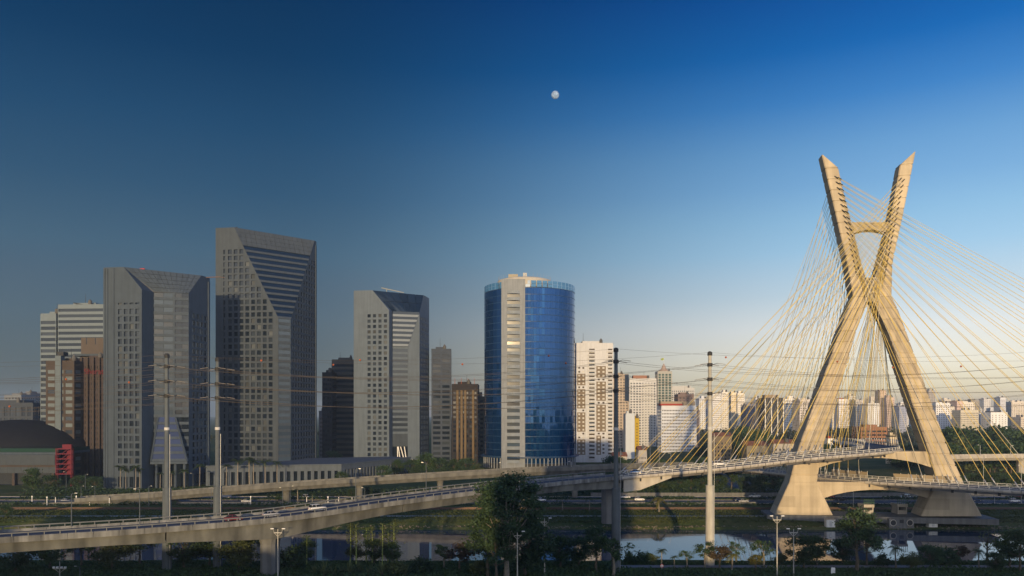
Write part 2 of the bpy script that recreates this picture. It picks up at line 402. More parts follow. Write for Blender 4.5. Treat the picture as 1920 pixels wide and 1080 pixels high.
for nm, y0, y1, x0, x1 in roads:
    o = strip(nm, x0, x1, y0, y1, M_ASPH, 0.05)
    kb = MB().box(x0, x1, y0 - 0.35, y0, 0.0, 0.17).build('kerb', M_DECK, o); kb2 = MB().box(x0, x1, y1, y1 + 0.35, 0.0, 0.17).build('kerb', M_DECK, o)
    ln = (y1 - y0)/4; mk = MB()
    for kx in range(1, 4):
        for x in range(-300, 340, 9): mk.poly([(x, y0 + ln*kx - .08, .056), (x + 3.5, y0 + ln*kx - .08, .056), (x + 3.5, y0 + ln*kx + .08, .056), (x, y0 + ln*kx + .08, .056)])
    mk.build('lane_markings', M_LINE, o, fix=False)['kind'] = 'stuff'
    for e in (y0 + .35, y1 - .35): MB().poly([(x0, e - .08, .056), (x1, e - .08, .056), (x1, e + .08, .056), (x0, e + .08, .056)]).build('edge_line', M_LINE, o)
def low_wall(name, label, x0, x1, y, t, h, m, z=0.0, step=6.0):
    r = root(name, label, 'wall', (0.5*(x0+x1), y, z))
    n = max(1, int((x1 - x0)/step)); w = (x1 - x0)/n
    me = MB().box(0.02, w - 0.02, 0, t, 0, h).mesh('panel'); me.materials.append(m)
    for i in range(n):
        p = link('panel', me, r); p.location = (x0 + w*i, y, z)
    MB().box(x0, x1, y - .06, y + t + .06, h + z, h + z + .18).build('coping', m, r)
    return r
low_wall('retaining_wall', 'long low pale concrete barrier between highway and railway', -260, 108, 344.5, 0.5, 0.9, M_PIER)
low_wall('retaining_wall', 'long concrete wall behind the highway lanes below the far trees', 38, 330, 378.5, 0.6, 1.5, M_PIER)
# far avenue running back towards the skyline
av = struct(MB().loft([[V(x - w, y, .06), V(x + w, y, .06), V(x + w, y, .02), V(x - w, y, .02)] for x, y, w in ((128, 395, 9), (132, 470, 10), (150, 600, 11), (175, 760, 12), (205, 950, 13))]).build('avenue_road', M_ASPH))
# low rise of land at the skyline's foot on the right
hb = MB(); nx, ny = 40, 14
for i in range(nx + 1):
    for j in range(ny + 1):
        x = 150 + 700*i/nx; y = 470 + 420*j/ny
        fx = max(0, math.sin(math.pi*i/nx)); fy = max(0, math.sin(math.pi*j/ny))
        hb.v.append((x, y, 9.0*(fx**.7)*(fy**.8) - 0.3))
for i in range(nx):
    for j in range(ny): a = i*(ny+1) + j; hb.f.append((a, a + ny + 1, a + ny + 2, a + 1))
struct(hb.build('hill', M_GROUND, fix=False))

# ------------------------------------------------------------------ cable-stayed bridge
TH = R(9.0); PN = V(-math.sin(TH), -math.cos(TH), 0); PU = V(math.cos(TH), -math.sin(TH), 0); PC = V(137.0, 300.0, 0)
def pdepth(z): return 11.6 - 5.6*max(0, min(1, z/140))
def front(px, py):                               # pixel on the pylon's front face -> (u, z)
    z = PZ(py, 298)
    for _ in range(3):
        P0 = PC + PN*(pdepth(z)/2); d = V((px - CX)/F, 1, -(py - HY)/F)
        t = (P0.x*PN.x + P0.y*PN.y)/(d.x*PN.x + d.y*PN.y); q = d*t; z = H + q.z
    return ((V(q.x, q.y, 0) - PC).dot(PU), z)
bridge = root('cable_stayed_bridge', 'X-shaped concrete cable-stayed bridge with yellow stay cables and two curved decks', 'bridge', (137, 300, 0))
def leg(name, rows, top_slant=None, joint=4.2):
    """rows: (y_left, x_left, y_right, x_right) on the front face, top to bottom"""
    A = [(front(r[1], r[0]), front(r[3], r[2])) for r in rows]; rings = []
    def at(zq, k):
        for i in range(len(A) - 1):
            (u1, z1), (u2, z2) = A[i][k], A[i+1][k]
            if z1 >= zq >= z2: return u1 + (u2 - u1)*(z1 - zq)/max(1e-6, z1 - z2)
        return A[0][k][0] if zq > A[0][k][1] else A[-1][k][0]
    def ring(l, r, g=0.0):
        o = []
        for (u, z), sgn in ((l, 1), (r, -1)):
            dd = pdepth(z)/2 - g; uu = u + g*sgn
            o.append((uu, z, dd))
        (ul, zl, dl), (ur, zr, dr) = o
        f = lambda u, z, d: PC + PU*u + PN*d + V(0, 0, z)
        c = 0.35
        return [f(ul + c, zl, dl), f(ur - c, zr, dr), f(ur, zr, dr - c), f(ur, zr, -dr + c), f(ur - c, zr, -dr), f(ul + c, zl, -dl), f(ul, zl, -dl + c), f(ul, zl, dl - c)]
    zlo = max(A[-1][0][1], A[-1][1][1]); zhi = min(A[0][0][1], A[0][1][1])
    zs = []; z = zhi
    rings.append(ring(A[0][0], A[0][1]))
    while z > zlo + 1.0:
        if abs(z - zhi) > 0.01 or abs(A[0][0][1] - A[0][1][1]) > 0.5:
            for dz, g in ((0.28, 0), (0.16, 0.2), (-0.16, 0.2), (-0.28, 0)):
                zz = z + dz - 0.2; rings.append(ring((at(zz, 0), zz), (at(zz, 1), zz), g))
        z -= joint
    for (l, r) in A[1:-1]:
        pass
    rings.append(ring(A[-1][0], A[-1][1]))
    return MB().loft(rings).build(name, M_PYLON, bridge)
leg('upper_arm', [(290, 1541, 314, 1572), (360, 1557.5, 360, 1582), (440, 1576, 440, 1603), (480, 1586, 480, 1612), (556, 1600, 556, 1634)])
leg('upper_arm', [(308, 1688, 284, 1717), (360, 1679, 360, 1702), (420, 1668, 420, 1690), (490, 1650, 490, 1674), (556, 1634.5, 556, 1672)])
leg('lower_leg', [(556.4, 1600, 556.4, 1634), (575, 1591, 575, 1624), (620, 1575, 620, 1606), (843, 1496, 843, 1542), (904, 1480, 904, 1532)])
leg('lower_leg', [(556.4, 1634.5, 556.4, 1672), (575, 1643, 575, 1682), (620, 1665, 620, 1699), (786, 1721, 786, 1758), (843, 1741, 843, 1779), (904, 1757, 904, 1807)])
leg('foot', [(904.2, 1480, 904.2, 1532), (934, 1467, 934, 1546), (966, 1452, 966, 1562)], joint=30)
leg('foot', [(904.2, 1757, 904.2, 1807), (934, 1743, 934, 1823), (968, 1727, 968, 1842)], joint=30)
def pfront(px, py): u, z = front(px, py); return (u, z)
def beam(name, pts, d0, d1):                     # arched slab between the legs, outline on the front face
    o = PC + PN*d0
    return MB().prism([pfront(*p) for p in pts], o, PU, V(0,0,1), -PN, d0 - d1).build(name, M_PYLON, bridge)
arch = lambda x0, x1, ya, ym, n=9: [(x0 + (x1-x0)*i/n, ya + (ym - ya)*math.sin(math.pi*i/n)**0.8) for i in range(n + 1)]
beam('upper_tie', [(1594, 415), (1676, 415), (1676, 438)] + list(reversed(arch(1600, 1670, 437, 429))) + [(1594, 437)], 2.2, -2.2)
beam('upper_crossbeam', [(1528, 862), (1600, 852), (1680, 847), (1752, 847), (1766, 880)] + list(reversed(arch(1536, 1752, 878, 859))) + [(1526, 880)], 3.6, -3.6)
beam('lower_crossbeam', [(1524, 904), (1764, 906), (1758, 936)] + list(reversed(arch(1546, 1742, 935, 919))) + [(1530, 936)], 3.9, -3.9)
# perforated waist plate between the two arms
uw0, zw0 = front(1621, 566); uw1, zw1 = front(1648, 520); wb = MB()
nwx, nwz = 5, 8
panes_dummy = []
facade(wb, panes_dummy, PC + PU*uw0 + PN*4.4, PU, PN, uw1 - uw0, zw0, zw1, even(0.2, uw1 - uw0 - .2, nwx, .45), even(zw0 + .3, zw1 - .3, nwz, .5), rec=0.5)
wb.obox(PC + PU*uw0 + PN*3.8 + V(0,0,zw0), PU*(uw1-uw0), -PN*7.6, V(0,0,zw1-zw0))
wb.build('waist_plate', mat('pale_waist_concrete', (0.48, 0.45, 0.40), 0.8, var=0.15, scale=0.6), bridge)
# plinth at the river's edge
MB().obox(PC + PU*(-39) + PN*7.2 + V(0,0,-.8), PU*81.5, -PN*16, V(0,0,2.1)).build('plinth', M_STONE if False else M_PIER, bridge)

def DZ(y, Y): return PZ(y, Y)
DECK1 = spline([(39, 284, 17.4), (55, 282.4, 19.0), (78, 281.5, 21.3), (104, 283.5, 24.2), (125, 290.5, 25.4), (141, 303, 25.8), (151, 321, 25.8), (159, 345, 25.6), (170, 385, 25.2), (188, 440, 24.2), (212, 500, 22.5), (240, 560, 20)], 8)
DECK2 = spline([(300, 205, 13.2), (252, 222, 13.6), (215, 238, 13.9), (186, 256, 14.0), (166, 273, 14.1), (153, 286, 14.2), (139, 301, 14.2), (130, 318, 14.1), (124, 340, 13.9), (118, 362, 13.6), (109, 388, 13.0), (96, 418, 12.0)], 8)
def deck(pts, hw, nm):
    pts = resample(pts, 3.0)
    d = sweep(MB(), pts, [(hw, .0), (hw - .1, .12), (-hw + .1, .12), (-hw, 0), (-hw + .6, -.9), (-hw + 3.2, -2.0), (hw - 3.2, -2.0), (hw - .6, -.9)]).build('deck', M_DECK, bridge)
    sweep(MB(), pts, [(hw - 1.2, .13), (hw - 1.2, .19), (-hw + 1.2, .19), (-hw + 1.2, .13)]).build('road_surface', M_ASPH, bridge)
    for sgn in (-1, 1):
        # rounded nosing built of short precast pieces
        q = resample(pts, 2.6); nb = MB()
        prof = [(sgn*hw*1.0, .25), (sgn*(hw + .55), .1), (sgn*(hw + .75), -.35), (sgn*(hw + .45), -.85), (sgn*(hw - .3), -1.0), (sgn*(hw - .3), .25)]
        for i in range(len(q) - 1):
            a, b = q[i].lerp(q[i+1], .02), q[i].lerp(q[i+1], .98); s = side_dirs([q[i], q[i+1]])[0]
            nb.loft([[p + s*x + V(0,0,z) for x, z in prof] for p in (a, b)])
        nb.build('edge_nosing', M_DECK, bridge)['kind'] = 'stuff'
        rb = MB(); off = hw - .35; sd = side_dirs(pts)
        for p, s in zip(pts, sd):
            c = p + s*sgn*off; rb.box(c.x - .07, c.x + .07, c.y - .07, c.y + .07, c.z + .1, c.z + 1.25)
        sweep(rb, pts, [(sgn*off + .07, 1.12), (sgn*off + .07, 1.28), (sgn*off - .07, 1.28), (sgn*off - .07, 1.12)])
        sweep(rb, pts, [(sgn*off + .06, .55), (sgn*off + .06, .68), (sgn*off - .06, .68), (sgn*off - .06, .55)])
        rb.build('guard_rail', M_RAILP, bridge)['kind'] = 'stuff'
        bb = MB()                                   # brackets under the edge where the stays come through
        for p in resample(pts, 7.0):
            s = side_dirs([p, p + (pts[1] - pts[0])])[0]
        q = resample(pts, 7.0)
        for p, s in zip(q, side_dirs(q)):
            c = p + s*sgn*(hw - .8); bb.box(c.x - .3, c.x + .3, c.y - .3, c.y + .3, c.z - 2.1, c.z - .9)
        bb.build('anchor_brackets', M_DARK, bridge)['kind'] = 'stuff'
    return pts
D1 = deck(DECK1, 7.0, 1); D2 = deck(DECK2, 6.6, 2)
# stay cables
def nearest_u(pts):                               # index where the deck passes the pylon plane
    return min(range(len(pts)), key=lambda i: abs((pts[i] - PC).dot(PN)))
def arm_pt(side, t, face, k):                     # side -1 left arm, +1 right arm; t 0 top .. 1 low; face +1 front, -1 back; k column
    if side < 0: y = 326 + t*190; xa = 1573 + (1614 - 1573)*t - 8 + 6*k
    else: y = 330 + t*190; xa = 1688 + (1650 - 1688)*t + 2 + 6*k
    u, z = front(xa, y); return PC + PU*u + PN*face*(pdepth(z)/2 + 0.1) + V(0, 0, z)
def stays(pts, hw, i0, step_i, n, gap, spacing, side, face):
    acc = 0; i = i0; out_ = []; s_next = gap; last = pts[i0]
    while 0 <= i + step_i < len(pts) and len(out_) < n:
        i += step_i; acc += (pts[i] - last).length; last = pts[i]
        if acc >= s_next: out_.append(i); s_next += spacing
    sd = side_dirs(pts)
    for j, ii in enumerate(out_):
        t = 1 - (j + 0.5)/n
        for k, sg in enumerate((-1, 1)):
            a = pts[ii] + sd[ii]*sg*(hw - .75) + V(0, 0, .2); b = arm_pt(side, t + (0.012 if k else 0), face, k)
            mb = MB(); dr = (b - a).normalized(); mid = a + dr*3.2
            L = (b - a).length; pp = []
            for q in range(9):
                f = q/8; p = mid.lerp(b, f); p = p - V(0, 0, 0.9*4*f*(1-f)*L/180); pp.append(p)
            c = mb.path(pp, 0.09, 6).build('stay_cable', M_STAY if (j*2 + k) % 5 else M_STAY_P, bridge, smooth=True, fix=False)
            g = MB().tube(a, mid + dr*.3, .21, .21, 8).build('anchor_pipe', M_STEEL, bridge, smooth=True, fix=False); g.parent = c; g.matrix_parent_inverse = Matrix.Identity(4)
            MB().tube(b - dr*1.2, b + dr*.4, .2, .2, 6).build('anchor_socket', M_DARK, bridge, fix=False)
i1, i2 = nearest_u(D1), nearest_u(D2)
stays(D1, 7.0, i1, -1, 18, 14, 5.3, +1, +1)     # near half of the upper deck, from the right arm
stays(D1, 7.0, i1, +1, 18, 18, 6.6, +1, -1)     # far half of the upper deck
stays(D2, 6.6, i2, -1, 18, 14, 7.8, -1, +1)     # near half of the lower deck, from the left arm
stays(D2, 6.6, i2, +1, 18, 12, 4.8, -1, -1)     # far half of the lower deck
# end block of the stayed deck, where it meets the approach
pe = D1[0]; sd0 = side_dirs(D1)[0]; fw = (D1[1] - D1[0]).normalized()
eb = MB().loft([[pe + sd0*a + fw*q + V(0,0,b) for a, b in ((6.2, -.95), (-6.2, -.95), (-6.2, -lo), (6.2, -lo))] for q, lo in ((1.2, 5.4), (7, 5.2), (18, 1.9))])
eb.build('end_block', M_DECK, bridge)

# ------------------------------------------------------------------ approach viaduct on the near side, across the river
VIA = spline([(-190, 133, 13.6), (-150, 151, 13.4), (-125, 163, 13.3), (-103, 174, 13.3), (-82, 184, 13.5), (-60, 196, 14.1), (-36, 216, 15.7), (-10, 241, 16.6), (14, 264, 17.0), (38, 283.6, 17.4)], 10)
VIA = resample(VIA, 3.0)
viaduct = root('road_viaduct', 'long haunched concrete viaduct crossing the river in front of the towers', 'viaduct', (-60, 196, 0))
ipier = min(range(len(VIA)), key=lambda i: (VIA[i] - V(-60, 196, 14.6)).length); iend = len(VIA) - 1
def gdepth(i):
    a = abs(i - ipier)*3.0; b = (iend - i)*3.0
    return 3.0 + 1.9*max(0, 1 - a/38)**1.6 + 1.2*max(0, 1 - b/30)
sdv = side_dirs(VIA); HW = 6.2
seg_edges = [0, ipier - 22, ipier - 8, ipier + 12, (ipier + 12 + iend)//2, iend]
for a, b in zip(seg_edges[:-1], seg_edges[1:]):
    rings = []
    for i in range(max(0, a), b + 1):
        p, s, d = VIA[i], sdv[i], gdepth(i); sh = 0.04 if i == b else 0
        rings.append([p + s*x + V(0,0,z) for x, z in ((HW - 1.5, -.5), (HW - 2.1, -d), (-HW + 2.1, -d), (-HW + 1.5, -.5))])
    if rings[0] != rings[-1]:
        dv = (VIA[b] - VIA[b-1]).normalized()*0.3; rings[-1] = [q - dv for q in rings[-1]]
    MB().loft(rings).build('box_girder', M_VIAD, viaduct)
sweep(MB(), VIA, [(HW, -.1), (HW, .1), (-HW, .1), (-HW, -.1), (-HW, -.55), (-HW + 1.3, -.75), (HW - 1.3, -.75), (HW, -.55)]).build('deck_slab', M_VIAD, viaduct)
sweep(MB(), VIA, [(HW - .6, .1), (HW - .6, .16), (-HW + .6, .16), (-HW + .6, .1)]).build('road_surface', M_ASPH, viaduct)
for sg in (-1, 1):
    q = resample(VIA, 5.0); sq = side_dirs(q); pb = MB()
    for i in range(len(q) - 1):
        a, b = q[i].lerp(q[i+1], .008), q[i].lerp(q[i+1], .992)
        pb.loft([[p + s*x*sg + V(0,0,z) for x, z in ((HW + .05, -.62), (HW + .12, .62), (HW - .12, .72), (HW - .35, .1), (HW - .3, -.62))] for p, s in ((a, sq[i]), (b, sq[i+1]))])
    pb.build('parapet', mat('parapet_concrete', (0.175, 0.18, 0.178), 0.85, var=0.28, scale=0.2, streak=0.5), viaduct)['kind'] = 'stuff'
    rb = MB()
    for p, s in zip(VIA, sdv):
        c = p + s*sg*(HW - .1); rb.box(c.x - .1, c.x + .1, c.y - .1, c.y + .1, c.z + .6, c.z + 1.45)
    sweep(rb, VIA, [(sg*(HW - .1) + .11, 1.25), (sg*(HW - .1) + .11, 1.5), (sg*(HW - .1) - .11, 1.5), (sg*(HW - .1) - .11, 1.25)])
    rb.build('guard_rail', mat('dimmed_rail_paint', (.13, .14, .15), .5, var=.12), viaduct)['kind'] = 'stuff'  # white rail darkened in colour to suit the dim left side
def pier(par, p, w, d, zt, zb, name='pier', m=M_PIER):
    rings = []
    for z, k in ((zb, 1.0), (zt - 1.6, 1.0), (zt, 1.16)):
        c = 0.22*w; x, y = w/2*k, d/2*k
        rings.append([V(p[0] + a, p[1] + b, z) for a, b in ((-x + c, -y), (x - c, -y), (x, -y + c), (x, y - c), (x - c, y), (-x + c, y), (-x, y - c), (-x, -y + c))])
    return MB().loft(rings).build(name, m, par)
pp = VIA[ipier]; pier(viaduct, (pp.x, pp.y), 3.7, 5.5, pp.z - gdepth(ipier) + .05, -.5)
pp = VIA[iend - 2]; pier(viaduct, (36.4, 289.5), 6.6, 4.6, pp.z - gdepth(iend-2) + .05, -.6)
pp = VIA[ipier - 24]; pier(viaduct, (pp.x, pp.y), 3.4, 5, pp.z - gdepth(ipier - 24) + .05, -.5)

# ------------------------------------------------------------------ second viaduct, between the highway and the towers
V2 = resample(spline([(-190, 345, 2.2), (-160, 347, 3.8), (-130, 350, 6.0), (-95, 354, 8.3), (-55, 358, 10.6), (-15, 363, 12.6), (20, 372, 13.7), (55, 384, 14.2), (95, 398, 14.0)], 8), 4.0)
via2 = root('road_viaduct', 'sloping pale concrete viaduct beyond the highway at the foot of the towers', 'viaduct', (-55, 358, 0))
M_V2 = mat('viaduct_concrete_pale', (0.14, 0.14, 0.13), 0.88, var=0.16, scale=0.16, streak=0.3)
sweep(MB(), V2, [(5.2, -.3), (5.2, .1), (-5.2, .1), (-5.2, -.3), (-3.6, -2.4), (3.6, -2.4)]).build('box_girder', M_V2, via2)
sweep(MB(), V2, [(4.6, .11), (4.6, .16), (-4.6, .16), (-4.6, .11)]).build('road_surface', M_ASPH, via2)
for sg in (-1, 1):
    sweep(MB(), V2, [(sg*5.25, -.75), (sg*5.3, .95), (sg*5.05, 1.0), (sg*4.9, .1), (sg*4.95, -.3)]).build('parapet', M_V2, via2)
for fr in (0.31, 0.43, 0.55, 0.66, 0.77, 0.88):
    p = V2[int(fr*(len(V2)-1))]; pier(via2, (p.x, p.y), 2.6, 3.6, p.z - 2.35, -.1, m=M_V2)
MB().loft([[V(-205, 341, 0), V(-205, 349, 0), V(-205, 349, 1.0), V(-205, 341, 1.0)], [V(-150, 343.3, 0), V(-150, 353.2, 0), V(-150, 352.6, 2.6), V(-150, 343.8, 2.6)]]).build('ramp_wall', M_V2, via2)
# elevated road behind the right-hand leg
V3 = resample(spline([(205, 395, 17.3), (240, 412, 17.2), (290, 425, 16.9), (345, 436, 16.6)], 6), 4.0)
via3 = root('road_viaduct', 'plain grey elevated road passing behind the stay cables beside the dark trees', 'viaduct', (290, 425, 0))
sweep(MB(), V3, [(5, -.3), (5, .1), (-5, .1), (-5, -.3), (-3.4, -2.0), (3.4, -2.0)]).build('box_girder', M_DECK, via3)
for sg in (-1, 1): sweep(MB(), V3, [(sg*5.05, -.6), (sg*5.1, 1.0), (sg*4.85, 1.0), (sg*4.8, .1), (sg*4.85, -.3)]).build('parapet', M_DECK, via3)
for fr in (0.12, 0.5, 0.86):
    p = V3[int(fr*(len(V3)-1))]; pier(via3, (p.x, p.y), 3.2, 3.4, p.z - 1.95, -.1, m=M_DECK)
# ------------------------------------------------------------------ the towers
G_DARK = mat('tinted_glass', (0.012, 0.018, 0.028), 0.05, spec=0.5, ior=1.5, obj_var=0.2, var=0.01)
G_BLIND = mat('window_blind', (.06, .07, .08), .35, obj_var=.5, var=.01)
G_DARK2 = mat('tinted_glass_b', (0.03, 0.04, 0.055), 0.09, spec=0.5, ior=1.5, obj_var=0.3, var=0.01)
G_SKY = mat('mirror_glass', (0.045, 0.066, 0.095), 0.08, spec=0.4, ior=1.45, obj_var=0.25, var=0.01)
G_BAND = mat('band_glass', (0.008, 0.018, 0.040), 0.07, spec=0.3, ior=1.45, obj_var=0.2, var=0.01)
M_GRAN = mat('dimmed_grey_granite', (0.055, 0.073, 0.097), 0.75, var=0.10, scale=0.22, streak=0.12, detail=8)  # left-side dimness put into the stone here and the left buildings below
M_GRAN2 = mat('dimmed_warm_granite', (0.053, 0.067, 0.085), 0.75, var=0.10, scale=0.22, streak=0.12, detail=8)
M_GRAN3 = mat('dimmed_pale_granite', (0.102, 0.130, 0.166), 0.75, var=0.08, scale=0.22, streak=0.12, detail=8)
M_ROOF = mat('roof_felt', (0.10, 0.10, 0.10), 0.9, var=0.2)
PHI = R(8.6); CL = V(-math.cos(PHI), math.sin(PHI), 0); CB = V(math.sin(PHI), math.cos(PHI), 0); NL = V(-math.sin(PHI), -math.cos(PHI), 0); NR = V(math.cos(PHI), -math.sin(PHI), 0)
UPV = V(0, 0, 1)
def poly_slab(pts2, o, u, up, n, t):             # flat piece of thickness t whose front lies at o + x*u + y*up
    a = [o + u*x + up*y for x, y in pts2]; return MB().loft([a, [p - n*t for p in a]])
def cenu(name, label, xc, Y, W, a0, b0, r, a1, b1, zc, zt, m, Lcols, Lrows, Rcols, Rrows, centre, crown, base_rows=None):
    C = V(PX(xc, Y), Y, 0); P = lambda a, b, z=0.0: C + CL*a + CB*b + UPV*z
    t = root(name, label, 'tower', C)
    wall = MB(); pan = []; kL = (a1 - a0)/(zt - zc); kR = (b1 - b0)/(zt - zc)
    pl = [(-1, 0, W - a0)] + ([(-1, -kL, W - a0 + kL*zc)])
    pr = [(1, 0, -b0), (1, -kR, -b0 + kR*zc)]
    facade(wall, pan, P(W, 0), -CL, NL, W, 0, zt, [(W - b, W - a) for a, b in Lcols], Lrows, rec=0.7, planes=pl)
    facade(wall, pan, P(0, 0), CB, NR, W, 0, zt, Rcols, Rrows, rec=0.5, planes=pr)
    wall.poly([P(W, 0), P(W, W), P(W, W, zt), P(W, 0, zt)]); wall.poly([P(W, W), P(0, W), P(0, W, zt), P(W, W, zt)])
    A1, B1 = P(a1, 0, zt), P(0, b1, zt)
    A, Ar, B = P(a0, 0, zc), P(a0, r, zc), P(0, b0, zc)
    if r > 0:
        wall.poly([P(a0, 0), P(a0, r), Ar, A]); wall.poly([A, Ar, A1])
    wall.build('wall', m, t, fix=False)
    MB().poly([P(W, 0, zt - .6), A1 - UPV*.6, B1 - UPV*.6, P(0, W, zt - .6), P(W, W, zt - .6)]).build('roof', M_ROOF, t)
    cu = (B - Ar); cw = cu.length; cu.normalize(); cn = V(cu.y, -cu.x, 0)
    centre(t, V(Ar.x, Ar.y, 0), cu, cn, cw, zc, m)
    crown(t, A1, B1, B, Ar, m)
    return t, pan, P
def band_stack(t, o, u, n, up, w, z0, z1, npitch, frac, m, g, planes=(), glass_name='glass_band', sp='spandrel', x0=0.0):
    p = (z1 - z0)/npitch
    for i in range(npitch):
        za = z0 + p*i
        q = clip([(x0, za), (w, za), (w, za + p*frac), (x0, za + p*frac)], planes)
        if len(q) > 2: poly_slab(q, o, u, up, n, 0.5).build(sp, m, t)
        q = clip([(x0, za + p*frac), (w, za + p*frac), (w, za + p), (x0, za + p)], planes)
        if len(q) > 2: poly_slab(q, o - n*.35, u, up, n, 0.2).build(glass_name, g, t)
def trapezoid(A1, B1, B, A):                      # frame on a leaning four-sided face, top edge A1-B1, foot A-B
    u = (B1 - A1).normalized(); up = ((A + B)/2 - (A1 + B1)/2); up = -(up - u*up.dot(u)).normalized(); n = u.cross(up); o = A1
    f = lambda p: ((p - o).dot(u), (p - o).dot(up))
    return o, u, up, n, f
def side_planes(q):                               # half-planes of a convex outline given anticlockwise
    o = []
    for i in range(len(q)):
        (x1, y1), (x2, y2) = q[i], q[(i+1) % len(q)]; o.append((-(y2-y1), (x2-x1), (y2-y1)*x1 - (x2-x1)*y1))
    return o

# --- tallest tower, with the inverted glass wedge
def centre2(t, o, u, n, w, zc, m): band_stack(t, o, u, n, UPV, w, 9, zc, 23, 0.42, m, G_SKY); poly_slab([(0, 0), (w, 0), (w, 9), (0, 9)], o, u, UPV, n, .5).build('base_wall', m, t)
def crown2(t, A1, B1, B, A, m):
    o, u, up, n, f = trapezoid(A1, B1, B, A); q = [f(A), f(B), f(B1), f(A1)]; pls = side_planes(q)
    h = f(A)[1]; hc = h*0.20; x0 = min(p[0] for p in q); x1 = max(p[0] for p in q)
    # stone crown of separate panels
    nc, nr = 17, 4; st = MB()
    for i in range(nc):
        for j in range(nr):
            a, b = x0 + (x1-x0)*i/nc, x0 + (x1-x0)*(i+1)/nc; c, d = hc*(j+1)/nr, hc*j/nr
            g = 0.10 if (i % 2) else 0.03
            c2 = clip([(a + .06, c + .06), (b - g, c + .06), (b - g, d - .06), (a + .06, d - .06)], pls)
            if len(c2) > 2: poly_slab(c2, o + n*.12, u, up, n, .5).build('crown_panel', m, t)
    poly_slab(clip([(x0, h), (x1, h), (x1, 0), (x0, 0)], pls), o - n*.45, u, up, n, .3).build('crown_backing', M_ROOF, t)
    band_stack(t, o, u, n, up, x1, h, hc, 12, 0.36, m, G_BAND, pls, x0=x0)
fl = 3.93
R2 = [(141.8 - fl*i - 2.7, 141.8 - fl*i) for i in range(34)]
Lc2 = [(46.7 - 6.4, 46.7 - 5.2)] + [(46.7 - 8.3 - 3.83*(i+1) + 1.3, 46.7 - 8.3 - 3.83*i) for i in range(8)]
t2, pan2, P2 = cenu('office_tower', 'tallest stone tower with square windows and an inverted wedge of dark glass bands', 537, 482, 46.7, 5.2, 6.6, 0, 34.4, 43.4, 98.6, 155.6,
    M_GRAN2, Lc2, R2, even(8, 45.5, 9, .58), R2, centre2, crown2)
put_panes(pan2, [G_DARK, G_DARK, G_DARK, G_DARK2, G_DARK2, G_DARK2, G_BLIND], t2, jit=.007)
MB().loft([[P2(34 - 1.9*i*1.0, 20 + 1.9*i, 153.4) + UPV*(3.2*math.sin(math.pi*i/10)) for i in range(11)] + [P2(34 - 19, 39, 153.3)],
           [P2(40 - 1.9*i, 26 + 1.9*i, 153.4) + UPV*(3.2*math.sin(math.pi*i/10)) for i in range(11)] + [P2(40 - 19, 45, 153.3)]]).build('roof_vault', M_GRAN, t2)
cr = MB(); p = P2(36, 2, 154); cr.tube(p, p + V(0,0,1.6), .3, .3, 6); cr.tube(p + V(-1.6,0,1.5), p + V(2.6,.5,2.3), .28, .2, 6); cr.build('roof_crane', M_DARK, t2)
MB().box(*(lambda q: (q.x - 1.1, q.x + 1.1, q.y - 1.1, q.y + 1.1))(P2(0.8, 45.6)), 0, 152.5).build('corner_fin', M_GRAN2, t2)

# --- near-left tower with the deep stone slot and glass skirt
def centre1(t, o, u, n, w, zc, m):
    mid = w*0.58
    for (x0, x1, gl) in ((0.0, mid - .5, G_SKY), (mid + .5, w, G_DARK)):
        ou = o + u*x0; ww = x1 - x0; p = (zc - 14)/23
        for i in range(23):
            za = 14 + p*i
            poly_slab([(0, za), (ww, za), (ww, za + p*.38), (0, za + p*.38)], ou, u, UPV, n, .5).build('spandrel', m, t)
            k = (2 if x0 == 0 else 2)
            for j in range(k):
                poly_slab([(ww*j/k + .06, za + p*.38), (ww*(j+1)/k - .06, za + p*.38), (ww*(j+1)/k - .06, za + p), (ww*j/k + .06, za + p)], ou - n*.4, u, UPV, n, .15).build('window', random.choice([gl, gl, G_DARK2]), t)
    poly_slab([(mid - .5, 14), (mid + .5, 14), (mid + .5, zc), (mid - .5, zc)], o + n*.05, u, UPV, n, .9).build('pier', m, t)
    # glass skirt leaning out at the foot
    zb, zs = 14.3, 38.0; bl, br, tl, tr = -0.3, w + .0, w*.13, w*.62
    A, B = o + u*bl + n*5.5 + UPV*zb, o + u*br + n*5.5 + UPV*zb; T1, T2 = o + u*tl + n*.4 + UPV*zs, o + u*tr + n*.4 + UPV*zs
    oo, uu, uup, nn, f = trapezoid(T1, T2, B, A); q = [f(A), f(B), f(T2), f(T1)]; pls = side_planes(q); h = f(A)[1]
    band_stack(t, oo, uu, nn, uup, max(x for x, _ in q), h, 0, 6, .33, m, mat('violet_glass', (0.03, 0.045, 0.11), 0.08, ior=1.7, obj_var=.2, var=.01), pls, x0=min(x for x, _ in q))
    for P_, Q_ in ((A, T1), (B, T2)):
        k = o + u*((P_ - o).dot(u)) + UPV*zb; sk = MB(); sk.poly([P_ - nn*.3, k, Q_ - nn*.3]); sk.build('skirt_side', m, t)
        MB().tube(P_, Q_, .5, .5, 4).build('skirt_edge', m, t)
    MB().loft([[o + u*(bl - .2) + n*6 + UPV*z, o + u*(br + .2) + n*6 + UPV*z, o + u*(br + .2) - n*2 + UPV*z, o + u*(bl - .2) - n*2 + UPV*z] for z in (12.8, 14.2)]).build('lobby_canopy', m, t)
    poly_slab([(0, 0), (w, 0), (w, 12.9), (0, 12.9)], o - n*3, u, UPV, n, .2).build('lobby_glass', G_DARK, t)
    for x in (2.2, w*.33, w*.66, w - 1.5):
        c = o + u*x + n*4.2; MB().tube(c, c + UPV*12.9, .75, .75, 12).build('lobby_column', m, t)
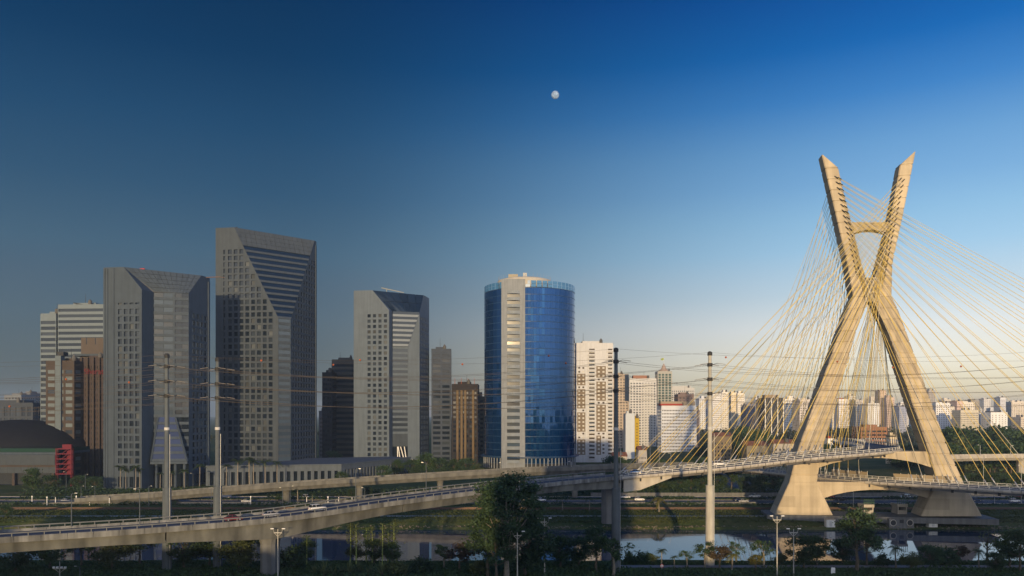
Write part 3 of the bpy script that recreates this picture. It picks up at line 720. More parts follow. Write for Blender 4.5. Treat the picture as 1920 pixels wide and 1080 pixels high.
def crown1(t, A1, B1, B, A, m):
    nu, nv = 12, 5
    for i in range(nu):
        for j in range(nv):
            q = []
            for a, b in ((i + .03, j + .03), (i + .97, j + .03), (i + .97, j + .97), (i + .03, j + .97)):
                q.append(A.lerp(B, a/nu).lerp(A1.lerp(B1, a/nu), b/nv))
            n = (q[1] - q[0]).cross(q[3] - q[0]).normalized()
            MB().loft([q, [p - n*.4 for p in q]]).build('crown_panel', m, t)
    MB().poly([A - NL*(-.45), B + NL*(-.45), B1 + NL*(-.45), A1 + NL*(-.45)]).build('crown_backing', M_ROOF, t)
fl1 = 3.95
R1 = [(95.2 - fl1*i - 2.7, 95.2 - fl1*i) for i in range(22)] + [(1.0, 6.4)]
Lc1 = [(17.9 + 3.33*i + 0.0, 17.9 + 3.33*i + 2.3) for i in range(4)]
t1, pan1, P1 = cenu('office_tower', 'squat grey stone tower with a deep central slot and glass skirt behind two pylons', 320, 411, 38.6, 16.5, 17, 10.4, 27, 30, 105.5, 117.5,
    M_GRAN, Lc1, R1 + [(97.6, 98.5)], even(20, 36, 4, .6), R1, centre1, crown1)
put_panes(pan1, [G_DARK, G_DARK, G_DARK, G_DARK2, G_DARK2, G_DARK2, G_BLIND], t1, jit=.007)
for aa in (37.6, 36.0, 32.4): MB().obox(P1(aa, -.35, 0.5), CL*0.9, CB*.35, UPV*116.5).build('stone_rib', M_GRAN, t1)
MB().box(*(lambda q: (q.x - 1.0, q.x + 1.0, q.y - 1.0, q.y + 1.0))(P1(0.6, 37.4)), 0, 115).build('corner_fin', M_GRAN, t1)
cr = MB(); p = P1(2, 34, 117); cr.tube(p, p + V(9, 2, .8), .3, .22, 6); cr.tube(p + V(9,2,.8), p + V(12, 2.5, .4), .16, .16, 6); cr.build('roof_crane', mat('rust_steel', (.16, .10, .07), .7), t1)
MB().box(*(lambda q: (q.x - 1.2, q.x + 1.2, q.y - .6, q.y + .6))(P1(22, 9)), 117, 118.2).build('red_beacon_box', mat('red_paint', (.35, .03, .03), .5), t1)

# --- third tower, pale, with stepped white bands
def centre3(t, o, u, n, w, zc, m):
    k = w*.56
    band_stack(t, o, u, n, UPV, k, 24, zc, 23, .42, M_GRAN3, G_DARK2)
    poly_slab([(k, 0), (w, 0), (w, zc), (k, zc)], o + n*.1, u, UPV, n, .9).build('blank_wall', M_GRAN3, t)
    poly_slab([(0, 14), (k, 14), (k, 24), (0, 24)], o, u, UPV, n, .5).build('base_wall', M_GRAN2, t)
    poly_slab([(0, 0), (k, 0), (k, 14), (0, 14)], o - n*2, u, UPV, n, .3).build('lobby_glass', G_DARK, t)
    for x0, x1 in ((k*.35, k*.5), (k*.5, k*.8), (k*.75, k*.9), (k*.3, k*.3)):
        MB().tube(o + u*x0 + n*2 + UPV*14, o + u*x1 + n*3.5, .4, .4, 6).build('entrance_strut', M_WHITE, t)
    MB().obox(o + u*(k*.1) + n*7 + UPV*3.6, u*(k*1.2), -n*7, UPV*.5).build('entrance_canopy', M_WHITE, t)
    # striped wedge over the slot, widening towards the roof
    zb = zc - 27; pl = [(-1, .42, k - .42*zb)]
    p = 27/7
    for i in range(7):
        za = zb + p*i; q = clip([(0, za), (w, za), (w, za + p*.45), (0, za + p*.45)], [(-1, (w-k)/27, k - (w-k)/27*zb)])
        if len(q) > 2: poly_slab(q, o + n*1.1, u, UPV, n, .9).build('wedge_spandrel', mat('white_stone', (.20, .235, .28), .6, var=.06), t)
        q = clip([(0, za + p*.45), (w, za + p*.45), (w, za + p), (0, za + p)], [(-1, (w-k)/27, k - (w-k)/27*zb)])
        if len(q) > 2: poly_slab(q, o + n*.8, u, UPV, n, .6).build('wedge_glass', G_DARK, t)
def crown3(t, A1, B1, B, A, m):
    for i in range(6):
        for j in range(2):
            q = []
            for a, b in ((i + .02, j + .02), (i + .98, j + .02), (i + .98, j + .98), (i + .02, j + .98)): q.append(A.lerp(B, a/6).lerp(A1.lerp(B1, a/6), b/2))
            n = (q[1] - q[0]).cross(q[3] - q[0]).normalized()
            MB().loft([q, [p - n*.3 for p in q]]).build('sloped_glazing', G_BAND, t)
fl3 = 4.12; Y3 = 600
R3 = [(116.5 - fl3*i - 2.5, 116.5 - fl3*i) for i in range(27)]
Lc3 = [(20.9 + 4.35*i, 20.9 + 4.35*i + 2.5) for i in range(4)]
t3, pan3, P3 = cenu('office_tower', 'pale stone tower with white banded wedge and sloping dark glass roof', 775, Y3, 47.6, 19.2, 17.9, 9, 32.5, 30, 119.5, 135,
    M_GRAN3, Lc3, R3, even(20, 44, 5, .55), R3, centre3, crown3)
put_panes(pan3, [G_DARK, G_DARK2, G_DARK2, G_BLIND], t3, jit=.007)
cr = MB(); p = P3(28, 8, 135); cr.tube(p + V(0,0,3), p + V(17, 4, -.2), .35, .3, 6); cr.tube(p + V(4,1,0), p + V(4,1,2.5), .3, .3, 6); cr.build('roof_crane', mat('crane_paint', (.30, .30, .26), .6), t3)

# --- blue glass round tower
BY = 594.0; BC = V(PX(993, BY), BY, 0); BR = 34.3
tb = root('glass_tower', 'round blue glass tower with a stone stair shaft and a helipad ring', 'tower', BC)
G_BLUE = [mat(f'blue_glass_{i}', c, .035, ior=1.5, spec=.5, metal=.6, obj_var=.12, var=.01) for i, c in enumerate(((0.006, 0.050, 0.175), (0.007, 0.055, 0.185), (0.014, 0.075, 0.21)))]
bz0, bz1, nfl = 4.0, 130.0, 26; fp = (bz1 - bz0)/nfl; nseg = 52; aoff = R(3.32)
viewa = math.atan2(-BC.y, -BC.x)                  # bearing from the tower to the viewer
shaft_a = viewa - 0.30                            # the stair shaft sits left of centre
core = MB(); core.lathe(BC, [(BR - .7, 0), (BR - .7, bz1 - .2)], nseg).build('core', M_DARK, tb)
M_SLAB = mat('slab_edge', (0.02, 0.05, 0.11), .4)
for i in range(nfl + 1):
    z = bz0 + fp*i; MB().lathe(BC, [(BR - .6, z - .22), (BR + .06, z - .22), (BR + .06, z + .22), (BR - .6, z + .22)], nseg).build('floor_band', M_SLAB, tb)
pan = []
for j in range(nseg):
    a0, a1 = 2*math.pi*j/nseg + aoff, 2*math.pi*(j+1)/nseg + aoff; p0, p1 = BC + V(math.cos(a0), math.sin(a0), 0)*BR, BC + V(math.cos(a1), math.sin(a1), 0)*BR
    n = ((p0 + p1)/2 - BC).normalized(); u = (p1 - p0).normalized(); w = (p1 - p0).length
    for i in range(nfl):
        for h in range(2):
            zz = bz0 + fp*i + .24; hh = fp - .48
            pan.append(((p0 + p1)/2 + u*(w/4*(2*h - 1)) + UPV*(zz + hh/2), u, n, w/2 - .08, hh, UPV))
vis = [p for p in pan if p[2].dot((V(0,0,H) - p[0]).normalized()) > 0.02]; hid = [p for p in pan if p[2].dot((V(0,0,H) - p[0]).normalized()) <= 0.02]
put_panes(vis, G_BLUE, tb, 'pane', 300, .011, 'side_panes'); join_panes(hid, G_BLUE[0], tb, 'back_panes')
# glass screen above the roof: posts and rails with tinted panes
M_SCR = mat('screen_glass', (0.05, 0.16, 0.34), .08, ior=1.8)
for j in range(nseg):
    a0, a1 = 2*math.pi*j/nseg, 2*math.pi*(j+1)/nseg; q0, q1 = [BC + V(math.cos(a), math.sin(a), 0)*BR for a in (a0 + .01, a1 - .01)]
    for zz in (bz1 + .4, bz1 + 2.8): MB().obox(q0 + UPV*zz, q1 - q0, -(q0 - BC).normalized()*.12, UPV*2.2).build('screen_pane', M_SCR, tb)
M_SHAFT = mat('shaft_stone', (0.205, 0.225, 0.25), .75, var=.1, scale=.3, streak=.15)
sn = V(math.cos(shaft_a), math.sin(shaft_a), 0); 
sn = (V(0, 0, 0) - BC).normalized(); su = V(-sn.y, sn.x, 0)
sw = 17.0; so = V(PX(940, 560), 560, 0)
sh = MB(); ps = []; stop = 136.0
rws = [(bz0 + 1.2 + fp*i + 1.5, bz0 + 1.2 + fp*i + 3.9) for i in range(25)]
facade(sh, ps, so, su, sn, sw, 0, stop, [(4.1, 13.2)], rws, rec=.9)
sh.obox(so + UPV*0, su*.02, -sn*14, UPV*stop); sh.obox(so + su*(sw - .02), su*.02, -sn*14, UPV*stop); sh.poly([so + UPV*stop, so + su*sw + UPV*stop, so + su*sw - sn*14 + UPV*stop, so - sn*14 + UPV*stop])
sh.build('stair_shaft', M_SHAFT, tb, fix=False); put_panes(ps, [G_DARK2, G_SKY], tb, 'window')
for i in range(26):                               # curved white balcony fronts on the shaft
    z = bz0 + 1.2 + fp*i - .85; pts = []
    for k in range(9): f = k/8; pts.append(so + su*(4.1 + 9.1*f) + sn*(0.1 + 1.4*math.sin(math.pi*f)) + UPV*z)
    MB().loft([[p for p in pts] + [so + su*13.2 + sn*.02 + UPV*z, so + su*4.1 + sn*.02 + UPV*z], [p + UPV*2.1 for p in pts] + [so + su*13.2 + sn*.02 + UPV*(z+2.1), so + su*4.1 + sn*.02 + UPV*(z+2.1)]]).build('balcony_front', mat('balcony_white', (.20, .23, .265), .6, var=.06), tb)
HC = BC + V(-4, -14, 0)
MB().lathe(HC, [(6, 127.5), (15, 129), (19.6, 131.2), (20.3, 132.6), (20.3, 136.6), (19.6, 137.6), (17, 138.35)], 48).build('helipad_ring', mat('ring_concrete', (.38, .36, .32), .7, var=.08), tb, smooth=False)
for k in range(40):
    a = 2*math.pi*k/40; c = HC + V(math.cos(a)*19.3, math.sin(a)*19.3, 138.3); MB().tube(c, c + UPV*2.2, .07, .07, 4).build('helipad_post', M_STEEL, tb)
MB().box(HC.x - 12, HC.x - 5, HC.y - 5, HC.y + 5, 138.4, 142).build('roof_plant_room', mat('plant_beige', (.30, .27, .2), .8), tb)
M_GRY0 = mat('hut_grey', (.36, .37, .38), .8)
MB().box(HC.x - 1.4, HC.x + 1.4, HC.y - 15.5, HC.y - 13, 138.4, 141.2).build('roof_hut', M_GRY0, tb)
fr = MB()
for k in range(30):
    a = viewa - 1.2 + 2.4*k/29
    if abs(a - shaft_a) < .24: continue
    c = BC + V(math.cos(a), math.sin(a), 0)*(BR + 2.0); fr = MB().box(c.x - .35, c.x + .35, c.y - .35, c.y + .35, 0, 8.0).build('base_column', M_SHAFT, tb)
MB().lathe(BC, [(BR - 1, 7.9), (BR + 3, 7.9), (BR + 3, 8.7), (BR - 1, 8.7)], 48).build('base_canopy', M_SLAB, tb)

# ------------------------------------------------------------------ other buildings
def block(name, label, px0, px1, yt, Y, depth, m, cols=5, frac=.55, floor=3.2, hfrac=.5, z0=0.0, yaw=0.0, glass=None, group=None, cat='building', bands=False,
          roof=None, roof_m=None, balcony=None, limit=0, side_cols=None, extra=None, rec=.35, lo=1.0, fcols=None):
    """a building whose front spans px0..px1 at distance Y and reaches yt; built in place with recessed windows on every visible side"""
    xa, xb = PX(px0, Y), PX(px1, Y); w = xb - xa; zt = PZ(yt, Y); glass = glass or G_DARK2
    c = V((xa + xb)/2, Y + depth/2, z0); t = root(name, label, cat, c, group)
    ca, sa = math.cos(yaw), math.sin(yaw); u = V(ca, sa, 0); b = V(-sa, ca, 0); c0 = V((xa+xb)/2, Y, 0) - u*w/2
    wall = MB(); pan = []; n = max(1, int((zt - z0 - lo - 1)/floor)); rows = [(z0 + lo + floor*i + floor*(1 - hfrac)*.5, z0 + lo + floor*i + floor*(1 + hfrac)*.5) for i in range(n)]
    sc = side_cols if side_cols is not None else max(1, int(cols*depth/max(w, 1)))
    fc = [(a_*w, b_*w) for a_, b_ in fcols] if fcols else [(0.4, w - .4)] if bands else even(0.6, w - .6, cols, frac); sdc = [(0.4, depth - .4)] if bands else even(.6, depth - .6, sc, frac)
    facade(wall, pan, c0, u, -b, w, z0, zt, fc, rows, rec)
    facade(wall, pan, c0 + b*depth, -b, -u, depth, z0, zt, sdc, rows, rec)
    facade(wall, pan, c0 + u*w, b, u, depth, z0, zt, sdc, rows, rec)
    wall.poly([c0 + b*depth, c0 + b*depth + u*w, c0 + b*depth + u*w + UPV*zt, c0 + b*depth + UPV*zt])
    wall.build('wall', m, t, fix=False)
    MB().poly([c0 + UPV*(zt - .01), c0 + u*w + UPV*(zt - .01), c0 + u*w + b*depth + UPV*(zt - .01), c0 + b*depth + UPV*(zt - .01)]).build('roof', M_ROOF, t)
    if limit: put_panes(pan, [glass, glass, G_DARK2], t, 'window', limit)
    else: join_panes(pan, glass, t, 'windows')
    for pb in ((c0, u*w, b*.3), (c0 + b*(depth - .3), u*w, b*.3), (c0, u*.3, b*depth), (c0 + u*(w - .3), u*.3, b*depth)):
        MB().obox(pb[0] + UPV*zt, pb[1], pb[2], UPV*.9).build('roof_parapet', m, t)
    rh = roof if roof else (.2, .7, 3.0)
    f0, f1, hh = rh
    MB().obox(c0 + u*w*f0 + b*depth*.3 + UPV*(zt - .02), u*w*(f1 - f0), b*depth*.45, UPV*hh).build('roof_plant', roof_m or m, t)
    rk = random.Random(int(px0*7)); tk = c0 + u*w*(.55 + .3*rk.random()) + b*depth*.2
    MB().lathe(V(tk.x, tk.y, 0), [(1.3, zt), (1.3, zt + 2.6 + 2*rk.random()), (.3, zt + 5)], 10).build('roof_tank', M_ROOF, t)
    q_ = c0 + u*w*(.2 + .5*rk.random()) + b*depth*.5 + UPV*(zt + hh - .2); MB().tube(q_, q_ + UPV*(3 + 5*rk.random()), .16, .08, 5).build('antenna', M_DARK, t)
    if balcony:
        for (x0, x1) in balcony:
            for (za, zb) in rows:
                MB().obox(c0 + u*w*x0 - b*1.3 + UPV*(za - .5), u*w*(x1 - x0), b*1.3, UPV*.25).build('balcony_slab', m, t)
                MB().obox(c0 + u*w*x0 - b*1.3 + UPV*(za - .25), u*w*(x1 - x0), b*.12, UPV*.95).build('balcony_front', m, t)
    if extra: extra(t, c0, u, b, w, zt)
    return t
W_ = lambda v, n='', warm=0.0: mat(f'render_{n}{v}', (v, v*(1 - .04*warm), v*(1 - .14*warm)), .8, var=.07, scale=.15, streak=.12)
# banded pale office behind on the left, two offset wings
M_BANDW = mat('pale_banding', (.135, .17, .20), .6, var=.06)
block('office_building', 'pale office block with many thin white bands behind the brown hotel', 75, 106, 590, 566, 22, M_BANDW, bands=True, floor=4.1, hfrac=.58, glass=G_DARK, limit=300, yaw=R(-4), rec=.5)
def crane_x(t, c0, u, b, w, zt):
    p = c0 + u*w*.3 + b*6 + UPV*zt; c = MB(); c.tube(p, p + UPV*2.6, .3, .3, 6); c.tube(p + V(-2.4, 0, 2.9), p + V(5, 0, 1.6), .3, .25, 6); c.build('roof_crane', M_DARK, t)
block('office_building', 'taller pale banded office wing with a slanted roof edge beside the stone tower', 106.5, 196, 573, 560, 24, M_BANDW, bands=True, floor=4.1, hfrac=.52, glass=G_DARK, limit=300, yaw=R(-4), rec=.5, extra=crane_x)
# brown hotel with vertical piers
M_BRICK = mat('brown_brick', (.062, .050, .044), .85, var=.12, scale=.3); M_BRICKD = mat('dark_brown_cladding', (.055, .044, .045), .8, var=.12)
def hotel_extra(t, c0, u, b, w, zt):
    for i in range(7):
        x = w*(.02 + .16*i); MB().obox(c0 + u*x - b*1.6 + UPV*0, u*1.3, b*1.6, UPV*(zt + 1.2)).build('vertical_pier', M_BRICK, t)
    cu = bpy.data.curves.new('sign_lettering', 'FONT'); cu.body = 'Sheraton'; cu.size = 5.2; cu.extrude = .15
    cu.materials.append(mat('red_sign', (.13, .015, .02), .5)); tmp = bpy.data.objects.new('sign_lettering_curve', cu); me_ = bpy.data.meshes.new_from_object(tmp); bpy.data.objects.remove(tmp); o = bpy.data.objects.new('sign_lettering', me_); col.objects.link(o); o.parent = t; o.matrix_parent_inverse = Matrix.Translation(-Vector(t['_loc']))
    o.location = c0 + u*(w*.3) - b*2.0 + UPV*(zt - 9.5); o.rotation_euler = (R(90), 0, math.atan2(u.y, u.x))
block('hotel', 'dark brown hotel slab with vertical brick piers and red roof lettering', 138, 212, 674, 500, 24, M_BRICKD, cols=12, frac=.5, floor=3.5, hfrac=.5, glass=G_SKY, limit=300, yaw=R(-6), extra=hotel_extra)
def htower(t, c0, u, b, w, zt):
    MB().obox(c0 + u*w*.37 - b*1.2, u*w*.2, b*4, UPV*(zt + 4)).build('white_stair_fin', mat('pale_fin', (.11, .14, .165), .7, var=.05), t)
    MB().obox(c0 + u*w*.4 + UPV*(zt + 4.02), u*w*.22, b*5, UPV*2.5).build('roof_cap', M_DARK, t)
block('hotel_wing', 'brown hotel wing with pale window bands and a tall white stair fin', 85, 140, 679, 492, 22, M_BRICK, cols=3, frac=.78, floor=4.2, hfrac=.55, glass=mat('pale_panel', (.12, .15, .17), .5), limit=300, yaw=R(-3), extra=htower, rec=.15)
block('roof_restaurant', 'low tan rooftop storey with a wide flat canopy above the hotel', 152, 206, 668, 526, 16, mat('tan_render', (.09, .075, .065), .85, var=.08), cols=3, frac=.1, floor=9, lo=84, extra=lambda t, c0, u, b, w, zt: MB().obox(c0 - u*3 - b*4 + UPV*zt, u*(w + 6), b*20, UPV*1.4).build('flat_canopy', M_GRAN, t))
# far left
block('far_apartments', 'small far white building stepping up at the edge of the skyline', 8, 40, 742, 900, 26, mat('cool_white_a', (.15, .17, .20), .8), cols=5, floor=3.4)
block('far_apartments', 'narrow far pale block with square windows beside the stepped white building', 36, 57, 738, 930, 26, mat('cool_white_b', (.12, .135, .165), .8), cols=3, floor=3.4)
block('office_building', 'low slate grey block with tall dark glazing behind the domed hall', -40, 62, 757, 620, 30, mat('slate_render', (.05, .06, .078), .8, var=.1), cols=9, frac=.62, floor=9, hfrac=.8, glass=G_DARK, limit=80)
block('far_apartments', 'tiny pale block between the grey office and the banded tower', 62, 74, 765, 900, 20, mat('cool_white_a', (.15, .17, .20), .8), cols=3, floor=3.4)
# domed hall
dm = root('domed_hall', 'wide low hall with a dark domed roof and pale fascia bands', 'hall', (PX(10, 440), 460, 0))
DC = V(PX(-20, 470), 500, 0); M_DOME = mat('dome_roofing', (.014, .015, .019), .85, var=.12, scale=.3)
MB().lathe(DC, [(43*math.cos(a), 16 + 20*math.sin(a)) for a in [math.pi/2*i/12 for i in range(12)]] + [(.5, 36)], 64).build('dome', M_DOME, dm, smooth=True)
xa, xb = PX(-80, 434), PX(103, 434)
M_FASC = mat('fascia_panel', (.052, .064, .078), .7, var=.08); 
for i in range(14):
    x0 = xa + (xb - xa)*i/14; x1 = xa + (xb - xa)*(i+1)/14 - .05
    MB().box(x0, x1, 434, 436, 11.3, 17.0).build('fascia_panel', M_FASC, dm); MB().box(x0, x1, 435, 437, 6.8, 10.3).build('lower_fascia_panel', M_FASC, dm)
MB().box(xa, xb, 434.6, 437, 10.3, 11.28).build('brick_band', M_BRICK, dm)
MB().box(xa, xb, 436, 470, 17.05, 18.3).build('roof_terrace', M_GRAN, dm)
MB().box(xa, xb, 438, 470, 18.32, 20.4).build('terrace_glazing', mat('green_glass', (.02, .05, .04), .1), dm)
MB().box(xa, xb, 437, 438, .0, 6.78).build('ground_glazing', G_DARK, dm)
for i in range(22):
    z = .6 + .28*i; MB().box(xa, xb, 436.6, 436.9, z, z + .12).build('louvre', mat('louvre_grey', (.06, .065, .07), .6), dm)
for i in range(6): x = xb - 1.2 - 11*i; MB().box(x - .7, x + .7, 434.2, 435.6, 0, 6.78).build('column', M_BRICK, dm)
# red steel stair tower
rs = root('stair_tower', 'bright red steel frame stair tower next to the domed hall', 'stair tower', (PX(120, 430), 430, 0))
M_RED = mat('red_steel', (.12, .011, .024), .5, var=.1, scale=.8); x0, x1 = PX(104, 430), PX(134, 430); rz = PZ(841, 430)
for x in (x0, x1 - .5):
    for y in (430, 432): MB().box(x, x + .5, y, y + .5, 0, rz).build('post', M_RED, rs)
for i in range(6):
    z = rz - .5 - 2.75*i
    for y in (430.05, 432.05): MB().box(x0 + .5, x1 - .5, y, y + .4, z, z + .5).build('beam', M_RED, rs)
    MB().box(x0 + .5, x1 - .5, 430.6, 431.9, z, z + .15).build('landing', M_DARK, rs)
    MB().obox(V(x0 + 3.0, 430.7, z + .1), V(3.2, 0, 2.6), V(0, 1.1, 0), V(0, 0, .35)).build('flight', M_RED, rs)
    MB().box(x1 - 3.8, x1 - .7, 432.1, 432.25, z + .5, z + 2.2).build('back_panel', M_RED, rs)
MB().box(x0 + 3.5, x1 - .3, 430.4, 432.2, rz + .02, rz + 2.2).build('roof_box', M_RED, rs)
# podium with colonnade at the towers' feet
pod = root('colonnade_building', 'long low stone colonnade with dark tall openings at the foot of the tallest tower', 'building', (PX(500, 435), 440, 0))
pw = MB(); pn = []; pa, pb_ = V(PX(386, 432), 432, 0), V(PX(640, 446), 446, 0); pu = (pb_ - pa).normalized(); pnn = V(pu.y, -pu.x, 0); wl = (pb_ - pa).length
facade(pw, pn, pa, pu, pnn, wl, 0, 10.6, even(1.2, wl - 1, 19, .52), [(.2, 7.4)], rec=1.6)
pc_ = V(PX(770, 520), 520, 0); pu2 = (pc_ - pb_).normalized(); pn2 = V(pu2.y, -pu2.x, 0); wl2 = (pc_ - pb_).length
facade(pw, pn, pb_, pu2, pn2, wl2, 0, 10.6, even(3, wl2 - 1, 22, .55), [(.2, 7.8)], rec=1.6)
pw.poly([pa + UPV*10.6, pb_ + UPV*10.6, pc_ + UPV*10.6, pc_ + V(-14, 14, 10.6), V(pa.x, pa.y + 70, 10.6)])
M_POD = mat('podium_stone', (.088, .106, .128), .85, var=.1, streak=.15)
pw.build('wall', M_POD, pod, fix=False); put_panes(pn, G_DARK, pod, 'opening_glass')
MB().obox(pa + UPV*10.6 + pnn*.5, pu*wl, -pnn*1.5, UPV*.6).build('cornice', M_POD, pod); MB().obox(pb_ + UPV*10.61 + pn2*.5, pu2*wl2, -pn2*1.5, UPV*.6).build('cornice', M_POD, pod)
# infill buildings between the towers
block('office_building', 'slim near-black office block just right of the tallest tower', 604, 623, 700, 640, 22, mat('near_black', (.022, .026, .034), .85), cols=4, frac=.7, floor=3.8, glass=G_DARK, limit=200)
block('office_building', 'grey banded office block half hidden by the pale stone tower', 622, 664, 676, 655, 26, mat('grey_band', (.085, .09, .092), .75, var=.08), bands=True, floor=4.4, hfrac=.5, glass=G_DARK2, limit=200, lo=3)
block('office_building', 'tiny blue-grey block low between the tallest tower and the dark office', 598, 606, 772, 700, 20, mat('bluegrey', (.10, .12, .16), .8), cols=2, floor=3.6)
block('office_building', 'grey glazed office tower with pale corner behind the pale stone tower', 809, 846, 656, 640, 26, mat('grey_panel', (.055, .07, .10), .85, var=.1), cols=2, frac=.8, floor=4.2, hfrac=.55, glass=G_DARK, limit=200, yaw=R(4))
def tan_piers(t, c0, u, b, w, zt):
    for f in (.18, .34, .48, .78): MB().obox(c0 + u*w*f - b*1.3, u*1.7, b*1.3, UPV*(zt - 4)).build('tan_pier', mat('tan_stone', (.14, .105, .065), .8, var=.08), t)
    for f in (.1, .35, .6, .85): q = c0 + u*w*f + b*6 + UPV*zt; MB().tube(q, q + UPV*6, .25, .1, 5).build('roof_mast', mat('mast_red', (.4, .12, .06), .6), t)
block('office_building', 'dark brown office block with tan vertical piers and roof masts', 847, 896, 722, 620, 26, mat('brown_black', (.030, .027, .028), .85), cols=6, frac=.7, floor=3.8, glass=G_DARK, limit=200, extra=tan_piers)
block('office_building', 'thin dark slab with a pale top squeezed beside the round glass tower', 890, 908, 745, 700, 20, mat('olive_panel', (.07, .078, .07), .7), cols=2, frac=.7, floor=4, glass=G_DARK, limit=100)
# white and brown apartment tower
M_APW = mat('apartment_white', (.52, .54, .58), .8, var=.05, streak=.1); M_APB = mat('apartment_brown', (.19, .155, .115), .8, var=.08)
def apt(t, c0, u, b, w, zt):
    rnd = random.Random(4); fl_ = 3.15; n = int((zt - 19)/fl_); pale = mat('pale_window', (.50, .50, .49), .3); dk = mat('warm_window', (.075, .06, .045), .2)
    for g0, g1, k in ((.03, .25, 2), (.545, .80, 2)):
        i = 1; brown = True
        while i < n:
            run = rnd.randint(3, 7) if brown else rnd.randint(1, 2); half = brown and rnd.random() < .25
            for j in range(i, min(n, i + run)):
                z = 3 + fl_*j; x1 = g1 if not half else (g0 + g1)/2
                if brown: MB().obox(c0 + u*w*g0 - b*.14 + UPV*z, u*w*(x1 - g0), b*.13, UPV*(fl_ - .02)).build('brown_panel', M_APB, t)
                for q in range(k):
                    xa = g0 + (g1 - g0)*(q + .28)/k; on = brown and xa < x1
                    MB().obox(c0 + u*w*xa - b*(.26 if on else .1) + UPV*(z + .9), u*w*(g1 - g0)*.44/k, b*.1, UPV*1.35).build('window', pale if on or rnd.random() < .25 else dk, t)
            i += run; brown = not brown
block('apartment_tower', 'white apartment tower patterned with brown panels beside the round glass tower', 1080, 1150, 645, 640, 22, M_APW, fcols=((.35, .50), (.86, .975)), floor=3.15, hfrac=.62, glass=mat('warm_window', (.075, .06, .045), .2), yaw=R(2), limit=300, balcony=((.34, .51), (.85, 1.0)), extra=apt, lo=2, side_cols=4)
# buildings right of it, towards the bridge
M_BEI = mat('beige_render', (.40, .335, .27), .8, var=.06, streak=.1); M_WRM = mat('warm_white', (.52, .53, .55), .8, var=.06, streak=.1); M_GRY = mat('cool_grey_render', (.34, .34, .36), .8, var=.06)
def dark_strip(t, c0, u, b, w, zt): MB().obox(c0 + u*w*.74 - b*.2 + UPV*(zt - 30), u*w*.26, b*.19, UPV*30.5).build('blue_glass_strip', G_BAND, t)
block('apartment_tower', 'slim beige tower with a dark blue glass strip near its top', 1150, 1179, 703, 900, 24, M_BEI, cols=5, frac=.42, floor=3.3, extra=dark_strip)
block('apartment_tower', 'white balcony tower with a red-brown crown next to the slim beige tower', 1180, 1231, 711, 950, 26, M_WRM, cols=9, frac=.5, floor=3.2, roof=(.18, .78, 5), roof_m=mat('crown_brown', (.28, .15, .10), .8), balcony=((.48, .88),))
def spire(t, c0, u, b, w, zt):
    c = c0 + u*w*.5 + b*8
    MB().lathe(V(c.x, c.y, 0), [(8, zt), (6, zt + 4), (4.5, zt + 4.2), (3, zt + 8), (.4, zt + 13)], 12).build('pointed_crown', mat('crown_stone', (.36, .28, .24), .7), t)
    MB().tube(V(c.x, c.y, zt + 13), V(c.x, c.y, zt + 22), .2, .12, 5).build('flag_pole', M_STEEL, t)
    MB().poly([V(c.x, c.y, zt + 22), V(c.x - 5, c.y, zt + 20.4), V(c.x - 4, c.y + .4, zt + 18), V(c.x, c.y, zt + 18.4)]).build('flag', mat('flag_green', (.25, .3, .05), .8), t)
block('apartment_tower', 'slender tower with green glass and a pointed crown carrying a flag', 1233, 1260, 697, 1200, 22, mat('pale_green_stone', (.33, .33, .31), .7), cols=4, frac=.65, floor=4, hfrac=.7, glass=mat('green_window', (.03, .07, .06), .1), extra=spire)
block('apartment_tower', 'broad white tower with fine balconies behind the red-roofed slab', 1258, 1302, 728, 1250, 26, mat('far_white', (.46, .47, .49), .8), cols=11, frac=.55, floor=3.3, roof=(.1, .9, 4))
block('office_building', 'brown and grey block rising just behind the red-roofed slab', 1271, 1301, 740, 980, 22, mat('brown_grey', (.17, .13, .125), .8), cols=4, frac=.3, floor=4)
def red_roof(t, c0, u, b, w, zt):
    MB().obox(c0 - u*1 - b*1 + UPV*(zt + .92), u*w*.62, b*10, UPV*1.8).build('roof_canopy', mat('tile_red', (.30, .045, .03), .7), t)
    MB().obox(c0 + u*w*.0 + b*3 + UPV*(zt + .9), u*w*.98, b*12, UPV*4.2).build('roof_storey', mat('roof_storey_tan', (.30, .25, .19), .8), t)
block('office_building', 'broad white slab block with rows of small windows and a red roof canopy', 1240, 1306, 762, 800, 20, mat('slab_white', (.56, .60, .68), .8, var=.05), cols=22, frac=.62, floor=3.35, hfrac=.4, glass=mat('warm_window2', (.07, .055, .04), .3), extra=red_roof, yaw=R(1))
block('warehouse', 'blank white slab with a yellow panelled end in front of the balcony tower', 1173, 1190, 777, 690, 14, mat('blank_white', (.50, .55, .62), .8, var=.05), cols=1, frac=.01, floor=40)
block('stair_block', 'tall yellow block with a column of dark openings joined to the white slab', 1190.3, 1198.5, 786, 690, 12, mat('ochre_yellow', (.42, .29, .02), .7, var=.06), cols=1, frac=.3, floor=2.6, hfrac=.5)
